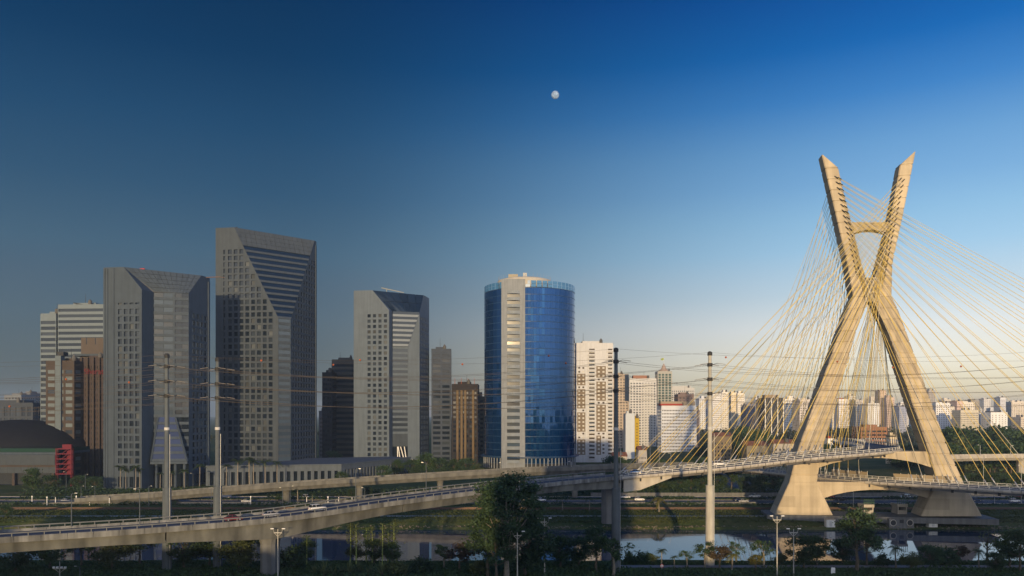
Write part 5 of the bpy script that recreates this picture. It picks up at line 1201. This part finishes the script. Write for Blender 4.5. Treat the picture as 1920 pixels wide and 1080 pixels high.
# undergrowth on the near bank and rough grass on the far one
def mass(name, label, n, fx, fy, fz, size, m, cat):
    c = np.stack([fx(n), fy(n), np.zeros(n)], 1); c[:, 2] = fz(c); o = link(name, leaf_mesh(name, c, 0, size, m, rng, 2.4)); o['kind'] = 'stuff'; return tag(o, label, cat)
def near_z(c):
    y = c[:, 1]; base = np.where(y < 206, 0, -(y - 206)*.05); patch = .5 + .5*np.sin(c[:, 0]*.21)*np.sin(c[:, 0]*.067 + y*.2 + 1)
    pathy = (y > 201.5) & (y < 207.5) & (c[:, 0] > 25); return np.where(pathy, -2, base + rng.random(len(y))**1.5*(.2 + 1.1*patch*np.clip((212 - y)/12, .1, 1)))
mass('undergrowth', 'dark tangled undergrowth covering the near bank', 60000, lambda n: rng.uniform(-150, 165, n), lambda n: rng.uniform(188, 214, n), near_z, .34, L_MID, 'undergrowth')
mass('bank_grass', 'short rough grass on the far river bank', 42000, lambda n: rng.uniform(-230, 235, n), lambda n: np.concatenate([rng.uniform(295.5, 303, n//2), rng.uniform(307, 324, n - n//2)]), lambda c: np.where(c[:, 1] < 301, -1.2 + (c[:, 1] - 295.5)*.22, .05) + rng.random(len(c))*.3, .34, leaf_mat('grass_blade', (.060, .075, .022)), 'grass')
mass('verge_hedge', 'low hedge and weeds along the highway verge', 26000, lambda n: rng.uniform(-240, 260, n), lambda n: rng.choice([362.5, 364, 341, 382, 384, 387], n) + rng.normal(size=n)*.8, lambda c: .1 + rng.random(len(c))*(.5 + .9*(np.sin(c[:, 0]*.11) > .1)) + np.where(c[:, 1] > 379, rng.random(len(c))*2.6, 0), .55, L_DARK, 'hedge')
# stones at the far waterline
c = np.stack([rng.uniform(-220, 240, 2600), rng.uniform(290.2, 293.2, 2600), rng.uniform(-3.0, -2.0, 2600)], 1)
stb = MB()
for p in c[:2600]:
    s = rng.uniform(.15, .5); q = Vector(p); rr = [V(math.cos(a)*s*rng.uniform(.7, 1.2), math.sin(a)*s*rng.uniform(.7, 1.2), 0) for a in (0, 1.25, 2.5, 3.8, 5.0)]
    top = q + V(0, 0, s*.8); k0 = len(stb.v); stb.v += [tuple(q + a) for a in rr] + [tuple(top)]; stb.f += [(k0 + i, k0 + (i+1) % 5, k0 + 5) for i in range(5)]
tag(struct(stb.build('bank_stones', M_STONE, fix=False), 'stuff'), 'brown stones lining the far waterline', 'stones')

# ------------------------------------------------------------------ power pylons and lines
def pylon(px, Y, zt, arms, label, m=M_POLE):
    x = PX(px, Y); r = root('power_pylon', label, 'pylon', (x, Y, 0), 'tubular power pylons by the river')
    zs = 20.7
    MB().lathe(V(x, Y, 0), [(1.2, -.3), (1.12, zs*.55), (1.05, zs)], 20).build('base_section', m, r, smooth=False)
    MB().lathe(V(x, Y, 0), [(1.1, zs), (1.1, zs + .35)], 20).build('collar', m, r)
    MB().lathe(V(x, Y, 0), [(.64, zs + .35), (.56, zs + 16), (.44, zt - .8)], 18).build('upper_section', m, r, smooth=False)
    MB().lathe(V(x, Y, 0), [(.66, zs + 15), (.66, zs + 15.7)], 18).build('joint_ring', mat('pale_ring', (.5, .5, .5), .6), r)
    MB().lathe(V(x, Y, 0), [(.64, zt - .8), (.64, zt), (.3, zt + .3)], 16).build('cap', M_DARK, r)
    MB().tube(V(x + 1.0, Y - .6, 0), V(x + 1.0, Y - .6, zs + 14), .06, .06, 5).build('ladder_rail', M_STEEL, r)
    for z in arms:
        MB().lathe(V(x, Y, 0), [(.7, z - .45), (.7, z + .45)], 16).build('arm_collar', M_DARK, r)
        for dx in (-1, 1):
            for dy in (-1, 1):
                MB().tube(V(x + dx*.5, Y + dy*.7, z), V(x + dx*1.3, Y + dy*3.0, z + .25), .08, .06, 6).build('cross_arm', M_DARK, r)
                MB().tube(V(x + dx*1.3, Y + dy*3.0, z + .2), V(x + dx*3.3, Y + dy*3.2, z - .1), .07, .07, 6).build('insulator', mat('insulator_grey', (.22, .20, .18), .4), r)
    return x
AR = lambda ys, Y: [PZ(y, Y) for y in ys]
PY = [  # px, Y, top, arm levels
 (313, 200, PZ(665, 200), AR((687, 715, 742), 200), 'concrete power pylon before the squat stone tower'),
 (408, 204, PZ(672, 204), AR((692, 720, 746), 204), 'concrete power pylon in the gap between the two stone towers'),
 (1155, 199, PZ(654, 199), AR((678, 706, 733), 199), 'shaded grey power pylon right of the patterned apartments'),
 (1331, 207, PZ(661, 207), AR((684, 711, 738), 207), 'sunlit power pylon standing by the water near the bridge')]
M_POLE_D = mat('dimmed_pole', (.10, .118, .135), .8, var=.1, scale=.5, streak=.2)  # darker copy of the pole concrete, shade and left-side dimness painted in
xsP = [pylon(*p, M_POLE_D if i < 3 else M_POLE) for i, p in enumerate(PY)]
M_WIRE = mat('wire_grey', (.10, .085, .07), .5)
def catenary(a, b, sag, n=22): return [a.lerp(b, i/n) - V(0, 0, sag*4*(i/n)*(1 - i/n)) for i in range(n + 1)]
def line(ia, ib, nm):
    A, B = PY[ia], PY[ib]; xa, xb = xsP[ia], xsP[ib]; dx = xb - xa; ends = [(xa - dx, A[1] - 3, .96), (xa, A[1], 1), (xb, B[1], 1), (xb + dx, B[1] + 5, .97)]
    for lv in range(3):
        for dy in (-3.1, 3.1):
            pts = []; zz = [A[3][lv]*.985, A[3][lv], B[3][lv], B[3][lv]*1.0]
            for i in range(3):
                p = V(ends[i][0], ends[i][1] + dy, zz[i] - .1); q = V(ends[i+1][0], ends[i+1][1] + dy, zz[i+1] - .1); c = catenary(p, q, 3.4); pts += c if i == 0 else c[1:]
            tag(MB().path(pts, .032, 4).build('power_line', M_WIRE, fix=False), f'{["upper", "middle", "lower"][lv]} power wire on the {"river-facing" if dy < 0 else "tower-facing"} side of the {nm} pylons', 'wire', 'power wires')
    pts = []
    zt = [A[2], A[2], B[2], B[2]]
    for i in range(3):
        c = catenary(V(ends[i][0], ends[i][1], zt[i]), V(ends[i+1][0], ends[i+1][1], zt[i+1]), 2.2); pts += c if i == 0 else c[1:]
    tag(MB().path(pts, .022, 4).build('earth_wire', M_WIRE, fix=False), f'thin topmost wire strung over the caps of the {nm} pylons', 'wire', 'power wires')
line(0, 2, 'first and third'); line(1, 3, 'second and fourth')
M_BALL = mat('marker_orange', (.38, .11, .05), .6)
for px, py, Y, lb in ((867, 683, 202, 'between the dark brown office and the round tower'), (675, 675, 203, 'in front of the pale stone tower'), (625, 684, 207, 'before the grey banded office'), (490, 676, 200, 'on the windows of the tallest tower'), (1029, 667, 203, 'over the blue glass, upper one'), (1061, 681, 206, 'over the blue glass, right-hand lower one'), (1361, 670, 210, 'in open sky right of the sunlit pylon'), (1570, 678, 212, 'over the left bridge leg'), (1674, 689, 212, 'over the dark face of the right bridge leg'), (1802, 687, 214, 'in open sky right of the bridge'), (242, 717, 200, 'over the squat stone tower'), (124, 711, 200, 'on the brown hotel'), (18, 762, 198, 'low by the far left slate office')):
    c = V(PX(px, Y), Y, PZ(py, Y)); b = MB(); b.lathe(c, [(.27*math.sin(math.pi*i/8) + .001, -.27*math.cos(math.pi*i/8)) for i in range(9)], 14)
    tag(b.build('marker_ball', M_BALL, smooth=True), 'orange aircraft marker ball ' + lb, 'marker ball', 'orange marker balls on the wires')

# ------------------------------------------------------------------ street lights and signs
def lamp_double(px, Y, zt, label):
    x = PX(px, Y); r = root('street_light', label, 'street light', (x, Y, 0), 'street lights'); m = M_POLE
    MB().path([V(x, Y, -.2), V(x, Y, zt)], [.17, .10], 8).build('post', m, r)
    MB().box(x - 1.0, x + 1.0, Y - .08, Y + .08, zt - 1.0, zt - .78).build('cross_arm', m, r)
    for s in (-1, 1):
        MB().tube(V(x + s*.12, Y, zt - 1.7), V(x + s*.8, Y, zt - 1.0), .06, .06, 5).build('brace', m, r)
        MB().tube(V(x + s*.9, Y, zt - .85), V(x + s*1.15, Y, zt - .1), .05, .05, 5).build('bracket', m, r)
        MB().loft([[V(x + s*1.0 + a*s, Y + b, zt + .0 + c) for a, b in ((0, -.16), (0, .16), (.75, .2), (.75, -.2))] for c in (0, .2)]).build('lamp_head', M_WHITE, r)
lamp_double(1457, 192, PZ(968, 192), 'tallest double-headed street light at the picture foot'); lamp_double(1488, 193, PZ(992, 193), 'shorter double-headed street light right of the tallest one')
lamp_double(1021, 194, PZ(972, 194), 'double-headed street light right of the tall eucalyptus'); lamp_double(970, 183, PZ(997, 183), 'double-headed street light in front of the tall eucalyptus')
lamp_double(521, 190, PZ(992, 190), 'street light touching the viaduct pier')
def mast4(px, Y, zt, label):
    x = PX(px, Y); r = root('light_mast', label, 'light mast', (x, Y, 0)); MB().tube(V(x, Y, 0), V(x, Y, zt), .14, .09, 7).build('post', M_POLE, r)
    MB().box(x - 1.5, x + 1.5, Y - .07, Y + .07, zt - 1.9, zt - 1.75).build('cross_arm', M_POLE, r)
    for s in (-1, 1): MB().tube(V(x, Y, zt - 2.8), V(x + s*1.2, Y, zt - 1.9), .06, .06, 5).build('brace', M_POLE, r)
    for k in (-1.35, -.5, .5, 1.35): MB().box(x + k - .22, x + k + .22, Y - .3, Y + .1, zt - 1.7, zt - 1.3).build('floodlight', M_WHITE, r)
mast4(112, 187, PZ(1052, 187), 'short mast with four floodlights at the lower left'); 
def lamp_single(px, Y, zt, label, side=1, zb=0.0, m=M_STEEL, group='thin street lights'):
    x = PX(px, Y); r = root('lamp_post', label, 'street light', (x, Y, zb), group); MB().path([V(x, Y, zb - .1), V(x, Y, zt)], [.13, .08], 6).build('post', m, r)
    MB().path([V(x, Y, zt - .1), V(x + side*.6, Y, zt + .15), V(x + side*1.3, Y, zt + .2)], [.06, .05, .05], 5).build('arm', m, r)
    MB().box(x + side*1.1 - .3, x + side*1.1 + .3, Y - .14, Y + .14, zt + .1, zt + .26).build('lamp_head', M_WHITE if m is M_STEEL else M_STEEL, r)
LS = [(150, 1063, 190, 0, 'at the lower left by the floodlight mast'), (134, 926, 181, 14.0, 'on the viaduct, nearest its left end'), (262, 918, 181, 14.0, 'on the viaduct left of the first pylon'), (667, 880, 216, 14.9, 'on the viaduct before the colonnade'), (799, 868, 230, 15.2, 'on the viaduct before the pale stone tower trees'),
      (152, 912, 345, 0, 'beside the highway left of the first pylon'), (178, 913, 342, 0, 'beside the highway, close right of the former'), (279, 912, 338, 0, 'beside the highway left of the squat tower slot'), (124, 885, 395, 0, 'before the red stair tower'), (160, 890, 395, 0, 'right of the red stair tower'), (362, 888, 395, 0, 'before the gap between stone towers'),
      (396, 916, 335, 0, 'under the second viaduct, left of the second pylon'), (530, 915, 340, 0, 'under the second viaduct by a pier'), (544, 912, 342, 0, 'under the second viaduct, right of the pier'), (684, 915, 345, 0, 'at the highway in mid picture'), (1026, 865, 372, 13.7, 'on the second viaduct before the blue glass'), (1071, 866, 380, 14.0, 'on the second viaduct at the edge of the blue glass'), (933, 868, 364, 12.9, 'on the second viaduct before the stair shaft'), (1219, 838, 420, 0, 'right of the yellow block'), (1236, 848, 420, 0, 'before the red-roofed slab at left'), (1258, 850, 400, 0, 'before the red-roofed slab in the middle'),
      (1844, 858, 380, 0, 'below the grove, nearer the bridge leg'), (1838, 835, 420, 17, 'on the elevated road in the grove'), (1895, 836, 425, 17, 'on the elevated road near the picture edge'), (1915, 873, 345, 0, 'tall at the right picture edge'), (1865, 921, 345, 0, 'beside the highway right of the bridge foot'), (1600, 922, 335, 0, 'in the opening under the lower crossbeam')]
for i, (px, py, Y, zb, lb) in enumerate(LS): lamp_single(px, Y, PZ(py, Y), 'thin street light ' + lb, 1 if i % 2 else -1, zb, M_POLE_D if px < 940 else M_STEEL)  # posts on the left take the darkened colour for the dim side
for i, (px, py) in enumerate(((88, 931), (104, 929), (143, 933), (168, 934), (60, 930), (205, 935), (470, 934), (575, 927), (615, 928), (635, 926), (660, 926), (735, 925), (830, 922))):
    Y = 340 + (i*7 % 5); x = PX(px, Y); r = root('marker_post', f'short white roadside post, {ORD[i]} in the row along the highway', 'post', (x, Y, 0), 'white roadside posts')
    MB().tube(V(x, Y, 0), V(x, Y, 3.4), .16, .13, 6).build('shaft', M_WHITE, r); MB().box(x - .22, x + .22, Y - .06, Y + .06, 3.3, 3.9).build('cap', M_DARK if i % 2 else M_WHITE, r)
sg = root('speed_sign', 'small round white sign with red rim on a post by the path', 'sign', (PX(1241, 200), 200, 0)); x = PX(1241, 200); z = PZ(1061, 200)
MB().tube(V(x, 200, 0), V(x, 200, z), .05, .05, 6).build('post', M_STEEL, sg)
MB().prism([(.46*math.cos(2*math.pi*i/20), .46*math.sin(2*math.pi*i/20)) for i in range(20)], V(x, 199.93, z), V(1,0,0), UPV, V(0,1,0), .04).build('rim', mat('sign_red', (.42, .03, .03), .5), sg)
MB().prism([(.34*math.cos(2*math.pi*i/20), .34*math.sin(2*math.pi*i/20)) for i in range(20)], V(x, 199.91, z), V(1,0,0), UPV, V(0,1,0), .03).build('face', M_WHITE, sg)
for k_ in (-.1, .1): MB().box(x + k_ - .055, x + k_ + .055, 199.89, 199.905, z - .14, z + .14).build('digit', M_DARK, sg)
sb = root('sign_board', 'tilted white rectangular sign board at the picture foot', 'sign', (PX(1562, 195), 195, 0)); x = PX(1562, 195); z = PZ(1071, 195)
MB().obox(V(x - .55, 195, z - .75), V(1.05, .1, -.12), V(0, .06, 0), V(.1, 0, 1.7)).build('board', M_WHITE, sb); MB().path([V(x + .6, 195.1, 0), V(x + .6, 195.1, z - .1), V(x + .2, 195.1, z + .1)], .05, 6).build('post', M_STEEL, sb)

# ------------------------------------------------------------------ vehicles
M_TYRE = mat('tyre', (.015, .015, .016), .9); M_RIM = mat('wheel_rim', (.45, .45, .46), .35, metal=.7); G_CAR = mat('car_glass', (.012, .014, .018), .05); M_LAMPW = mat('headlight', (.7, .7, .68), .2); M_LAMPR = mat('tail_light', (.35, .02, .02), .3)
def make_car(kind, paint):
    r = root('parked_car' if False else 'car', 'car', 'car', fixed=False); PROTOS.append(r)
    L, Wd, hb, hr = (4.3, 1.75, .92, 1.46) if kind == 'sedan' else (4.6, 1.85, 1.05, 1.75) if kind == 'suv' else (5.2, 1.85, 1.05, 1.7)
    hw = Wd/2; ring = lambda x, w, z0, z1: [V(x, -w, z0 + .12), V(x, -w*.94, z0), V(x, w*.94, z0), V(x, w, z0 + .12), V(x, w, z1 - .16), V(x, w*.9, z1), V(x, -w*.9, z1), V(x, -w, z1 - .16)]
    MB().loft([ring(-L/2, hw*.84, .34, hb*.86), ring(-L/2 + .25, hw*.96, .24, hb), ring(-L*.18, hw, .22, hb), ring(L*.2, hw, .22, hb), ring(L/2 - .3, hw*.95, .24, hb*.86), ring(L/2, hw*.8, .34, hb*.66)]).build('body', paint, r, smooth=False)
    x = {'sedan': (-1.75, -1.15, .35, 1.15), 'suv': (-2.15, -1.95, .35, 1.2), 'pickup': (-.5, -.4, .55, 1.35)}[kind]
    gr = lambda xx, w, z: [V(xx, -w, z), V(xx, w, z)]
    a, b, c, d = x
    q = [V(a, -hw*.88, hb - .03), V(a, hw*.88, hb - .03), V(d, hw*.88, hb - .03), V(d, -hw*.88, hb - .03)]; t_ = [V(b, -hw*.7, hr - .06), V(b, hw*.7, hr - .06), V(c, hw*.7, hr - .06), V(c, -hw*.7, hr - .06)]
    MB().loft([q, t_]).build('windows', G_CAR, r)
    MB().loft([[p + V(0, 0, .002) for p in t_], [V(b + .12, -hw*.64, hr), V(b + .12, hw*.64, hr), V(c - .1, hw*.64, hr), V(c - .1, -hw*.64, hr)]]).build('roof', paint, r)
    for k_ in ((a + b)/2 - .02, (b + c)/2, (c + d)/2 + .02):
        pass
    for s in (-1, 1):
        MB().tube(V((a*.5 + b*.5) + .12, s*hw*.80, hb), V(b + .15, s*hw*.71, hr - .05), .05, .05, 4).build('pillar', paint, r); MB().tube(V(.5*(b + c), s*hw*.885, hb), V(.5*(b + c), s*hw*.71, hr - .05), .045, .045, 4).build('pillar', paint, r)
        for xx in (-L*.31, L*.31):
            w = MB().path([V(xx, s*(hw - .2), .33), V(xx, s*(hw + .01), .33)], .33, 14).build('wheel', M_TYRE, r); g = MB().path([V(xx, s*(hw - .1), .33), V(xx, s*(hw + .02), .33)], .2, 10).build('rim', M_RIM, None); g.parent = w
        MB().box(L/2 - .14, L/2 - .02, s*hw*.52 - .2, s*hw*.52 + .2, hb*.56, hb*.72).build('headlight', M_LAMPW, r); MB().box(-L/2 - .005, -L/2 + .1, s*hw*.6 - .16, s*hw*.6 + .16, hb*.62, hb*.82).build('tail_light', M_LAMPR, r)
    return r
def paint(n, c): return mat('paint_' + n, c, .25, spec=.6, metal=.0)
PW, PS, PK, PB, PR, PBL = paint('white', (.70, .70, .70)), paint('silver', (.42, .43, .45)), paint('black', (.02, .02, .022)), paint('dark_blue', (.02, .04, .09)), paint('dark_red', (.16, .02, .02)), paint('blue', (.05, .16, .42))
cars_made = {}
def car(kind, pn, pm, pos, rz, label, group):
    k = (kind, pn)
    if k not in cars_made: cars_made[k] = make_car(kind, pm)
    dup(cars_made[k], pos, rz, 1.0, label, 'car', group)
hwy = [(124, 354, 'sedan', 'silver', PS, 'silver car on the highway at far left'), (462, 352, 'sedan', 'white', PW, 'white car on the highway right of the second pylon'), (424, 372, 'suv', 'silver', PS, 'silver van on the service road near the second pylon'), (527, 350, 'sedan', 'black', PK, 'black car on the highway before the viaduct pier'), (570, 369, 'suv', 'white', PW, 'white van on the service road beneath the second viaduct'), (1015, 357, 'sedan', 'white', PW, 'white car on the highway right of the eucalyptus'),
       (1173, 369, 'sedan', 'white', PW, 'white car just right of the shaded pylon'), (1199, 359, 'suv', 'white', PW, 'white van in front of the white car by the shaded pylon'), (1384, 358, 'sedan', 'dark_blue', PB, 'dark blue car on the highway left of the bridge'), (1394, 352, 'sedan', 'silver', PS, 'silver car overlapping the dark blue one'), (1415, 373, 'pickup', 'white', PW, 'white pickup by the trees left of the bridge'),
       (1556, 371, 'sedan', 'dark_red', PR, 'dark red car under the bridge opening'), (1577, 359, 'suv', 'black', PK, 'black car under the bridge opening'), (1697, 370, 'suv', 'white', PW, 'white car under the bridge right of the crossbeam middle'), (1831, 357, 'sedan', 'dark_blue', PB, 'dark car right of the bridge foot'), (1902, 353, 'suv', 'white', PW, 'white car near the right picture edge'), (1911, 371, 'sedan', 'dark_red', PR, 'red car behind the white one at the right edge')]
for px, Y, kd, pn, pm, lb in hwy: car(kd, pn, pm, (PX(px, Y), Y, .06), 0 if Y < 365 else math.pi, lb, 'cars on the highway')
def on_path(pts, px, off, kind, pn, pm, lb, flip=False):
    i = min(range(len(pts) - 1), key=lambda j: abs(CX + F*pts[j].x/pts[j].y - px) + (0 if pts[j].y < 310 else 1e6)); d = (pts[i+1] - pts[i]); s = V(-d.y, d.x, 0).normalized(); p = pts[i] + s*off
    car(kind, pn, pm, (p.x, p.y, p.z + .2), math.atan2(d.y, d.x) + (math.pi if flip else 0), lb, 'cars on the bridge approach')
on_path(VIA, 583, -1.2, 'suv', 'white', PW, 'white estate car on the long viaduct above the pier'); on_path(VIA, 497, -1.0, 'sedan', 'silver', PS, 'silver car on the long viaduct just left of the pier'); on_path(VIA, 432, -1.0, 'sedan', 'dark_red', PR, 'dark red car on the long viaduct near the second pylon')
on_path(D1, 1193, 1.0, 'sedan', 'blue', PBL, 'blue car on the deck right of the shaded pylon'); on_path(D1, 1357, 1.2, 'suv', 'white', PW, 'white car on the deck behind the sunlit pylon')
for i in range(14):
    f = i/13; y = 420 + 330*f; x = 130 + (y - 420)*.16 + (-4.5 if i % 2 else 4.5); k = [('sedan', 'white', PW), ('suv', 'silver', PS), ('sedan', 'dark_blue', PB), ('sedan', 'dark_red', PR)][i % 4]
    car(k[0], k[1], k[2], (x, y, .08), R(80), f'tiny car on the far avenue behind the cables, {ORD[i]} from the bridge', 'cars on the far avenue')

# ------------------------------------------------------------------ works at the bridge foot
for px, lb, hh in ((1629, 'small concrete pump house with green railing, left one under the bridge', 2.6), (1692, 'small concrete pump house with green railing, right one under the bridge', 2.8)):
    Y = 301; x = PX(px, Y); r = root('pump_house', lb, 'pump house', (x, Y, 0), 'pump houses under the bridge'); b = 1.3
    MB().box(x - 1.8, x - 1.4, Y, Y + 5, b, b + hh).build('wall', M_DECK, r); MB().box(x + 1.4, x + 1.8, Y, Y + 5, b, b + hh).build('wall', M_DECK, r); MB().box(x - 1.4, x + 1.4, Y + 4.5, Y + 5, b, b + hh).build('wall', M_DARK, r); MB().box(x - 1.4, x + 1.4, Y, Y + .4, b, b + 1.5).build('wall', M_DECK, r)
    MB().box(x - 2.0, x + 2.0, Y - .3, Y + 5.3, b + hh, b + hh + 1.1).build('roof_slab', M_DECK, r)
    for i in range(6): xx = x - 1.9 + .76*i; MB().box(xx - .06, xx + .06, Y - .2, Y - .08, b + hh + 1.1, b + hh + 3.0).build('rail_post', mat('rail_green', (.06, .14, .05), .6), r)
    for zz in (1.9, 2.9): MB().box(x - 1.9, x + 1.9, Y - .22, Y - .06, b + hh + zz, b + hh + zz + .1).build('rail', mat('rail_green', (.06, .14, .05), .6), r)
of = root('outfall', 'concrete outfall block with round pipe mouths at the waterline', 'outfall', (PX(1690, 292), 292, -2.5)); x = PX(1690, 291)
MB().box(x - 4.6, x + 4.6, 290.8, 297, -3.2, .9).build('block', M_PIER, of)
for s in (-1, 1):
    c = V(x + s*3.1, 290.78, -.6); MB().path([c + V(0, .3, 0), c + V(0, -.12, 0)], 1.0, 20).build('pipe_mouth', M_DARK, of); MB().path([c + V(0, .3, 0), c + V(0, -.05, 0)], 1.25, 20).build('pipe_rim', M_DECK, of)
MB().box(x - .7, x + .7, 290.6, 290.79, -.7, .6).build('gate', M_DARK, of)
for px, lb in ((1558, 'pale square kiosk at the left bridge foot'), (1750, 'pale square kiosk at the right bridge foot')):
    Y = 290.2; x = PX(px, Y); r = root('kiosk', lb, 'kiosk', (x, Y, -1.9)); MB().box(x - 1.6, x + 1.6, Y, Y + 2.2, -2.2, .55).build('wall', M_RAILP, r); MB().box(x - 1.75, x + 1.75, Y - .15, Y + 2.3, .56, .72).build('roof', M_DECK, r); MB().box(x - .5, x + .5, Y - .03, Y - .005, -1.9, .1).build('door', M_STEEL, r)
# noise screens beside the lower deck
for k_, (i0, n_) in enumerate(((4, 7), (15, 7))):
    r = root('screen_fence', ['translucent panel fence on the lower deck, left of the bridge opening', 'translucent panel fence on the lower deck, right of the bridge opening'][k_], 'fence', D2[i2 + 4 - i0])
    for j in range(n_):
        ii = i2 + 9 - i0 + j - 2
        a, b = D2[ii], D2[ii + 1]; s = side_dirs([a, b])[0]*-6.9; MB().obox(a + s + V(0,0,.2), (b - a)*.94, s.normalized()*.08, V(0,0,2.4)).build('panel', mat('screen_tan', (.34, .28, .19), .6), r); MB().obox(a + s + V(0,0,.1), V(.12,0,0), V(0,.12,0), V(0,0,2.8)).build('post', M_RAILP, r)

# ------------------------------------------------------------------ moon
mm = bpy.data.materials.new('moon_dust'); mm.use_nodes = True; b_ = mm.node_tree.nodes['Principled BSDF']; b_.inputs['Roughness'].default_value = 1; b_.inputs['Specular IOR Level'].default_value = 0
nz = mm.node_tree.nodes.new('ShaderNodeTexNoise'); nz.inputs['Scale'].default_value = .022; cr_ = mm.node_tree.nodes.new('ShaderNodeValToRGB'); cr_.color_ramp.elements[0].position = .42; cr_.color_ramp.elements[0].color = (.15, .22, .36, 1); cr_.color_ramp.elements[1].position = .6; cr_.color_ramp.elements[1].color = (.24, .34, .52, 1)
gg = mm.node_tree.nodes.new('ShaderNodeNewGeometry'); mm.node_tree.links.new(gg.outputs['Position'], nz.inputs['Vector']); mm.node_tree.links.new(nz.outputs[0], cr_.inputs[0]); mm.node_tree.links.new(cr_.outputs[0], b_.inputs['Base Color'])
MY = 15000; mc = V(PX(1041, MY), MY, PZ(178, MY)); mr_ = 7.4/F*MY
tag(MB().lathe(mc, [(mr_*math.sin(math.pi*i/16) + .01, -mr_*math.cos(math.pi*i/16)) for i in range(17)], 28).build('moon', mm, smooth=True), 'pale nearly full moon in the blue sky', 'moon')
drop_protos()
# ------------------------------------------------------------------ evening haze
hz = MB().box(-9100, 9100, -1600, 9100, -6.5, 166).build('haze', bpy.data.materials.new('haze_air'))
hz['kind'] = 'stuff'; hz['label'] = 'thin evening haze over river and city'; hz['category'] = 'haze'
hm = hz.data.materials[0]; hm.use_nodes = True; hn = hm.node_tree.nodes; hn.clear()
ho = hn.new('ShaderNodeOutputMaterial'); hv = hn.new('ShaderNodeVolumePrincipled'); hv.inputs['Color'].default_value = (.46, .62, .86, 1); hv.inputs['Density'].default_value = HAZE; hv.inputs['Anisotropy'].default_value = 0.0
hm.node_tree.links.new(hv.outputs[0], ho.inputs['Volume'])
